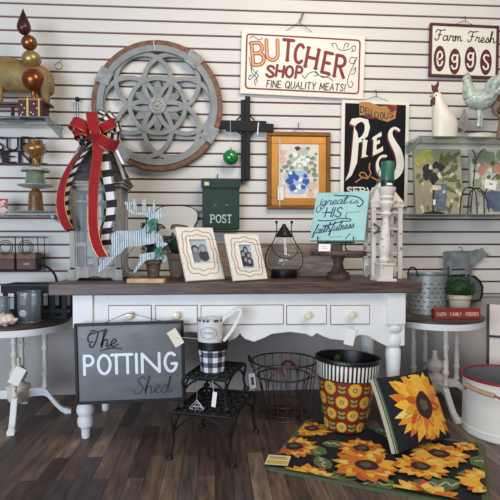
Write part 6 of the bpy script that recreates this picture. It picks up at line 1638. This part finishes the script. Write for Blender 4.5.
# ---- hooked rug
E1 = Vector((.92, -.39)); E2 = Vector((.39, .92)); RL, RW = .80, .59
def cg(px, py):
    """floor pixel -> rug coordinates"""
    p = onZ(px, py, .006) - CAM; X = p.dot(RGT); t = p.dot(Vector((math.sin(PSI), math.cos(PSI), 0))); v = Vector((X - .054, t - 1.927)); return (v.dot(E1), v.dot(E2))
ro_ = GR(.054, 1.927, 0); ang = math.atan2(E1.y, E1.x) + yaw0
rug = thing('hooked_rug', 'black hooked wool rug with large orange sunflowers and green border on the floor', 'rug', ro_, (0, 0, ang))
th_ = .009
mb = MB()
def rr_rect(x0, x1, y0, y1, r): return arc(x1 - r, y1 - r, r, r, 0, 90, 4) + arc(x0 + r, y1 - r, r, r, 90, 180, 4) + arc(x0 + r, y0 + r, r, r, 180, 270, 4) + arc(x1 - r, y0 + r, r, r, 270, 360, 4)
mb.prism(rr_rect(0, RL, -RW, 0, .03), 0, th_, 9, M=rotm(-PI / 2, 0, 0) @ Matrix.Scale(-1, 4, (0, 1, 0)) if False else Matrix(((1, 0, 0, 0), (0, 0, -1, 0), (0, 1, 0, 0), (0, 0, 0, 1))))
mb.add([(x, -y, th_ + .0008) for x, y in rr_rect(.028, RL - .028, -RW + .028, -.028, .02)], [tuple(range(20))], 0)
EPS = .012
mapr = lambda u, v, l: (min(RL - EPS, max(EPS, u)), min(RW - EPS, max(EPS, v)), th_ + .001 + l)
LV = [((398, 437), 2.6, .10, .035), ((345, 446), 3.2, .08, .03), ((332, 478), .6, .11, .04), ((338, 489), 0.1, .13, .04), ((322, 456), 2.4, .10, .04), ((415, 485), .3, .14, .045), ((470, 462), .1, .12, .05), ((460, 478), .4, .12, .045), ((395, 486), 3.4, .10, .04), ((326, 470), 2.0, .09, .03)]
for i, (p, a, L_, w_) in enumerate(LV):
    u, v = cg(*p); leaf2(mb, mapr, u, v, a, L_ * 1.25, w_ * 1.2, .0002 + i * .0002)
FL = [((312, 430), .095, .034), ((294, 448), .10, .038), ((308, 480), .105, .038), ((362, 451), .10, .036), ((398, 440), .055, .0), ((466, 449), .045, .0), ((439, 457), .115, .042), ((421, 470), .10, .038), ((492, 488), .11, .042), ((424, 503), .125, .044), ((366, 470), .125, .046)]
for i, (p, R, rc) in enumerate(FL):
    u, v = cg(*p); sunflower(mb, mapr, u, v, R * 1.08, max(rc, .008), .002 + i * .0028 * .45, 40 + i, i % 3 == 2)
rg = mb.build('rug_pile', FM, rug, sharp=30)
u, v = cg(278, 465); mb = MB(); mb.M = Matrix.Translation((u + .0, v, th_ + .016)) @ rotm(.12, -.05, .12); mb.bx(-.046, .046, -.034, .034, 0, .0015, 0); mb.bx(-.042, .042, -.03, -.006, .0016, .0020, 1); mb.bx(-.036, .03, .016, .021, .0016, .002, 2); mb.bx(-.036, .036, .006, .010, .0016, .002, 2); mb.M = None
t_ = mb.build('paper_label', [pm('cream_label', (222, 202, 150), .7), pm('label_yellow', (196, 168, 84), .7), pm('label_print', (110, 100, 80), .7)], rug); t_['label'] = 'cream paper label'

# ---- sunflower pillow
BL = GR(.602, 2.0, .034); BR = GR(.872, 2.155, .034); TL = GR(.570, 2.13, .306)
ex = (BR - BL); wP = ex.length; ex.normalize(); ez = (TL - BL); hP = ez.length * 1.0; ez = (ez - ex * ez.dot(ex)).normalized(); ey = ez.cross(ex).normalized()
pw = thing('throw_pillow', 'black hooked throw pillow with one big sunflower and green striped sides, leaning on the rug', 'pillow', BL)
Mp = Matrix((ex, ey, ez)).transposed().to_4x4(); pw.matrix_world = Matrix.Translation(BL) @ Mp
TH = .046
def bulge(u, v): a = max(0, 1 - (2 * u / wP - 1) ** 2); b_ = max(0, 1 - (2 * v / hP - 1) ** 2); return .042 * (a * b_) ** .42
def inset(u, v):                                   # corners pulled in slightly
    a, b_ = 2 * u / wP - 1, 2 * v / hP - 1; return (wP / 2 + a * wP / 2 * (1 - .045 * (1 - b_ * b_)), hP / 2 + b_ * hP / 2 * (1 - .045 * (1 - a * a)))
n = 18
def grid(sgn, mi):
    vs = []; 
    for j in range(n + 1):
        for i in range(n + 1):
            u, v = wP * i / n, hP * j / n; x, z = inset(u, v); vs.append((x, sgn * (TH / 2 + bulge(u, v)) + TH / 2, z))
    mb.add(vs, [(j * (n + 1) + i, j * (n + 1) + i + 1, (j + 1) * (n + 1) + i + 1, (j + 1) * (n + 1) + i) for j in range(n) for i in range(n)], mi)
mb = MB(); grid(-1, 0)
mapp = lambda u, v, l: (lambda q: (q[0], -bulge(min(wP, max(0, u)), min(hP, max(0, v))) - .001 - l, q[1]))(inset(min(wP * .97, max(wP * .03, u)), min(hP * .97, max(hP * .03, v))))
rr = random.Random(77); cu, cv_ = wP * .56, hP * .52; k_ = 0
for layer, (nn, f, ww, pal) in enumerate(((22, 1.0, .15, (1, 2, 1, 3)), (18, .92, .15, (1, 4, 1, 2)), (15, .66, .13, (3, 1, 2, 10)))):
    for i in range(nn):
        a = 2 * PI * i / nn + layer * .13 + rr.uniform(-.1, .1); k_ += 1
        petal(mb, mapp, cu, cv_, a, .03, .168 * f * rr.uniform(.82, 1.10), .160 * ww * rr.uniform(.75, 1.1), .0004 + k_ * 3e-5, pal[rr.randrange(4)], rr.uniform(-.1, .1))
disc(mb, mapp, cu, cv_, .05, .003, 5, .16, rr, 1.15); disc(mb, mapp, cu, cv_, .024, .0036, 6, .35, rr, 1.2)
mb.build('front_panel', FM, pw, sharp=30)
mb = MB(); grid(1, 0); mb.build('back_panel', pm('cream_linen', (206, 198, 176), .9), pw, sharp=30)
mb = MB(); per = []
for i in range(n): per.append((wP * i / n, 0))
for i in range(n): per.append((wP, hP * i / n))
for i in range(n): per.append((wP * (1 - i / n), hP))
for i in range(n): per.append((0, hP * (1 - i / n)))
ys_ = [0, .011, .016, .024, .029, TH]; cm = [1, 2, 1, 0, 0]
N_ = len(per); vs = []
for y in ys_:
    for p in per: x, z = inset(*p); vs.append((x, y, z))
mb.add(vs, [])
for j in range(5):
    for i in range(N_): mb.f.append([j * N_ + i, j * N_ + (i + 1) % N_, (j + 1) * N_ + (i + 1) % N_, (j + 1) * N_ + i]); mb.m.append(cm[j])
mb.build('striped_gusset', [pm('cream_linen', (206, 198, 176), .9), pm('gusset_green', (74, 96, 62), .9, var=.15, scale=90), pm('gusset_pale_green', (170, 180, 146), .9)], pw, sharp=60)

# ---- sunflower bin
o = GR((345.5 - 250) / 500 * 2.335, 2.335, th_ + .0065)
bn_ = thing('waste_bin', 'round waste bin painted with sunflowers on red and black white striped band', 'waste bin', o, (0, math.radians(2.6), .25))
rb0, rb1, zb1, zb2, zt_ = .094, .139, .245, .316, .334
rad = lambda z: rb0 + (rb1 - rb0) * z / zb1
mb = MB(); mb.lathe([(.0001, 0), (rb0 - .003, 0), (rb0, .004), (rb1, zb1)], 64, cap=False)
BMs = [pm('brick_red_lacquer', (134, 46, 34), .4, var=.1, scale=14, coat=.3), pm('painted_yellow', (222, 176, 62), .45), pm('painted_golden', (196, 136, 40), .45), pm('painted_black', (30, 24, 24), .45), pm('painted_white', (230, 226, 214), .45), pm('painted_leaf', (140, 152, 84), .45), pm('painted_leaf_dark', (88, 104, 56), .45)]
mapb = lambda u, v, l: ((rad(v) + .0008 + l) * math.cos(u), (rad(v) + .0008 + l) * math.sin(u), v)
def bmot(a0, z0, R):
    kx = 1 / rad(z0); zl = lambda v: min(zb1 - .001, max(.003, v))
    m2 = lambda u, v, l: mapb(a0 + u * kx, zl(z0 + v), l)
    rr = random.Random(int(a0 * 100 + z0 * 1000))
    disc(mb, m2, 0, 0, R * .86, .0001, 2, .0, rr, 1, 18)
    for i in range(16): petal(mb, m2, 0, 0, 2 * PI * i / 16, R * .3, R, R * .17, .0002 + .00002 * (i % 2), 1)
    disc(mb, m2, 0, 0, R * .62, .0004, 1, 0, rr, 1, 16); disc(mb, m2, 0, 0, R * .36, .0006, 2, 0, rr, 1, 14); disc(mb, m2, 0, 0, R * .27, .0008, 3, 0, rr); disc(mb, m2, 0, 0, R * .17, .0010, 4, 0, rr); disc(mb, m2, 0, 0, R * .08, .0012, 3, 0, rr, 1, 8)
def bleaf(a0, z0, R):
    kx = 1 / rad(z0); m2 = lambda u, v, l: mapb(a0 + u * kx, min(zb1 - .001, max(.003, z0 + v)), l)
    for an in (.55, PI - .55):
        for dz, mi in ((.004, 5), (-.016, 5)):
            m3 = lambda u, v, l, dz=dz: m2(u, v + dz, l); petal(mb, m3, 0, 0, an, 0, R, R * .28, .0002, mi)
NC = 7
for r_i, z0 in enumerate((.208, .148, .088, .030)):
    for c_i in range(NC):
        a0 = 2 * PI * (c_i + .5 * (r_i % 2)) / NC; R = .031 * rad(z0) / rad(.148) 
        bmot(a0, z0, R); bleaf(a0 + PI / NC, z0, .021)
mb.build('painted_body', BMs, bn_, sharp=60)
mb = MB(); ns = 96; r2 = .147
rs = [(rb1 + .002, zb1 - .004), (rb1 + .004, zb1), (r2, zb2), (r2 - .002, zb2 + .003)]
vs = []
for r_, z in rs:
    for i in range(ns): a_ = 2 * PI * i / ns; vs.append((r_ * math.cos(a_), r_ * math.sin(a_), z))
mb.add(vs, [])
for j in range(3):
    for i in range(ns): mb.f.append([j * ns + i, j * ns + (i + 1) % ns, (j + 1) * ns + (i + 1) % ns, (j + 1) * ns + i]); mb.m.append(0 if j != 1 else (1 if i % 2 else 0))
mb.build('striped_band', [BMs[3], BMs[4]], bn_, sharp=60)
mb = MB(); mb.lathe([(r2 - .004, zb2 - .004), (r2 + .004, zb2), (r2 + .0065, zb2 + .01), (r2 + .003, zt_), (r2 - .008, zt_ - .001), (r2 - .011, zb2), (rb0 - .006, .012), (.0001, .010)], 64, cap=False); mb.build('rim_and_liner', pm('satin_black', (18, 17, 19), .4), bn_)
mb = MB(); M_ = Matrix.Translation((math.cos(1.45) * .131, math.sin(1.45) * .131, .294)) @ rotm(0, 0, 1.5) @ rotm(0, -PI / 2, 0); mb.lathe([(.017, 0), (.017, .001), (.0001, .0012)], 20, M=M_.to_3x3().to_4x4(), c=M_.translation); t_ = mb.build('sticker', pm('olive_gold_sticker', (128, 128, 52), .5), bn_); t_['label'] = 'round olive sticker inside'

# ---- white enamel bin with red rim
o = GR((509 - 250) / 500 * 2.32, 2.32, 0)
eb = thing('enamel_bin', 'white enamel bin with red rim and wooden bail grip at the lower right', 'bin', o, (0, 0, yaw0))
Rb = .197; hb = .260
mb = MB(); mb.lathe([(.0001, 0), (Rb - .004, 0), (Rb + .001, .006), (Rb + .002, .035), (Rb - .001, .040), (Rb - .003, hb - .02), (Rb, hb - .004)], 64, cap=False); mb.build('bin_body', M_enamel, eb, sharp=30)
mb = MB(); mb.lathe([(Rb - .006, hb - .002), (.19, .02), (.0001, .015)], 64, cap=False); mb.build('liner', pm('dull_grey_enamel', (112, 112, 114), .45, var=.15, scale=8), eb)
mb = MB(); mb.tube([(Rb * math.cos(t), Rb * math.sin(t), hb) for t in [2 * PI * q / 72 for q in range(72)]], .0062, 8, True); mb.build('rim', pm('crimson_rim_enamel', (140, 26, 44), .4), eb)
aw0 = math.radians(-165); pts = []
def onb(a, z, r=.012): return ((Rb + r) * math.cos(a), (Rb + r) * math.sin(a), z)
g0, g1 = math.radians(188), math.radians(229)
mb = MB(); mb.tube([onb(g0 + (g1 - g0) * i / 10, hb - .034 - .012 * i / 10, .013) for i in range(11)], .0095, 10); mb.build('wooden_grip', pm('worn_wood_grip', (176, 146, 116), .6, var=.15, scale=20), eb)
mb = MB(); mb.tube([onb(g1, hb - .046, .013), onb(g1 + .09, hb - .052, .012), onb(g1 + .17, hb - .07, .009), onb(g1 + .2, hb - .098, .003)], .004, 8); mb.tube([onb(g0, hb - .034, .013), onb(g0 - .06, hb - .04, .01), onb(g0 - .1, hb - .06, .002)], .004, 8); mb.build('bail', pm('red_wire_bail', (142, 40, 46), .5), eb)
mb = MB()
for a, z, w_ in ((math.radians(-98), hb - .04, .02), (math.radians(-113), .045, .03)):
    mb = MB(); mb.M = rotm(0, 0, a + PI / 2) ; mb.box((0, -(Rb + .0005), z), (w_, .001, .005)); mb.M = None
    mb.build('enamel_chip', M_blackm, eb)
def onf(u, v): a_ = math.radians(-88) + u / Rb; return ((Rb + .0012) * math.cos(a_), (Rb + .0012) * math.sin(a_), v)
mb = MB(); st, tw = word('S', .2); 
for p in st: mb.tube([onf(-.02 + a * .05, .13 + b_ * .05) for a, b_ in p], .0035, 5)
mb.build('red_lettering', pm('red_sign_paint', (160, 30, 44), .5), eb)

# ---- two panel white board with black frame at right edge
o = GR((519 - 250) / 500 * 2.62, 2.62, 0)
wbd = thing('framed_board', 'white two panel board in black frame standing behind the enamel bin', 'board', o, (math.radians(-6), 0, yaw0 - math.radians(24)))
M_board = pm('off_white_board', (216, 206, 194), .6, var=.05, scale=8)
hw_ = .135; zt_b = .894 - 67 * 2.6 / 500; zm = .894 - 100 * 2.6 / 500
for nm, z0, z1 in (('panel', .02, zm - .006), ('panel', zm + .006, zt_b)):
    mb = MB(); mb.bx(-hw_, hw_, -.006, .006, z0, z1); mb.build(nm, M_board, wbd)
mb = MB(); mb.bx(-hw_ - .014, -hw_, -.014, .012, 0, zt_b); mb.bx(hw_, hw_ + .014, -.014, .012, 0, zt_b)
for z in (0.006, zm): mb.bx(-hw_, hw_, -.014, .012, z - .006, z + .006)
mb.build('frame', M_black, wbd, bevel=.001)
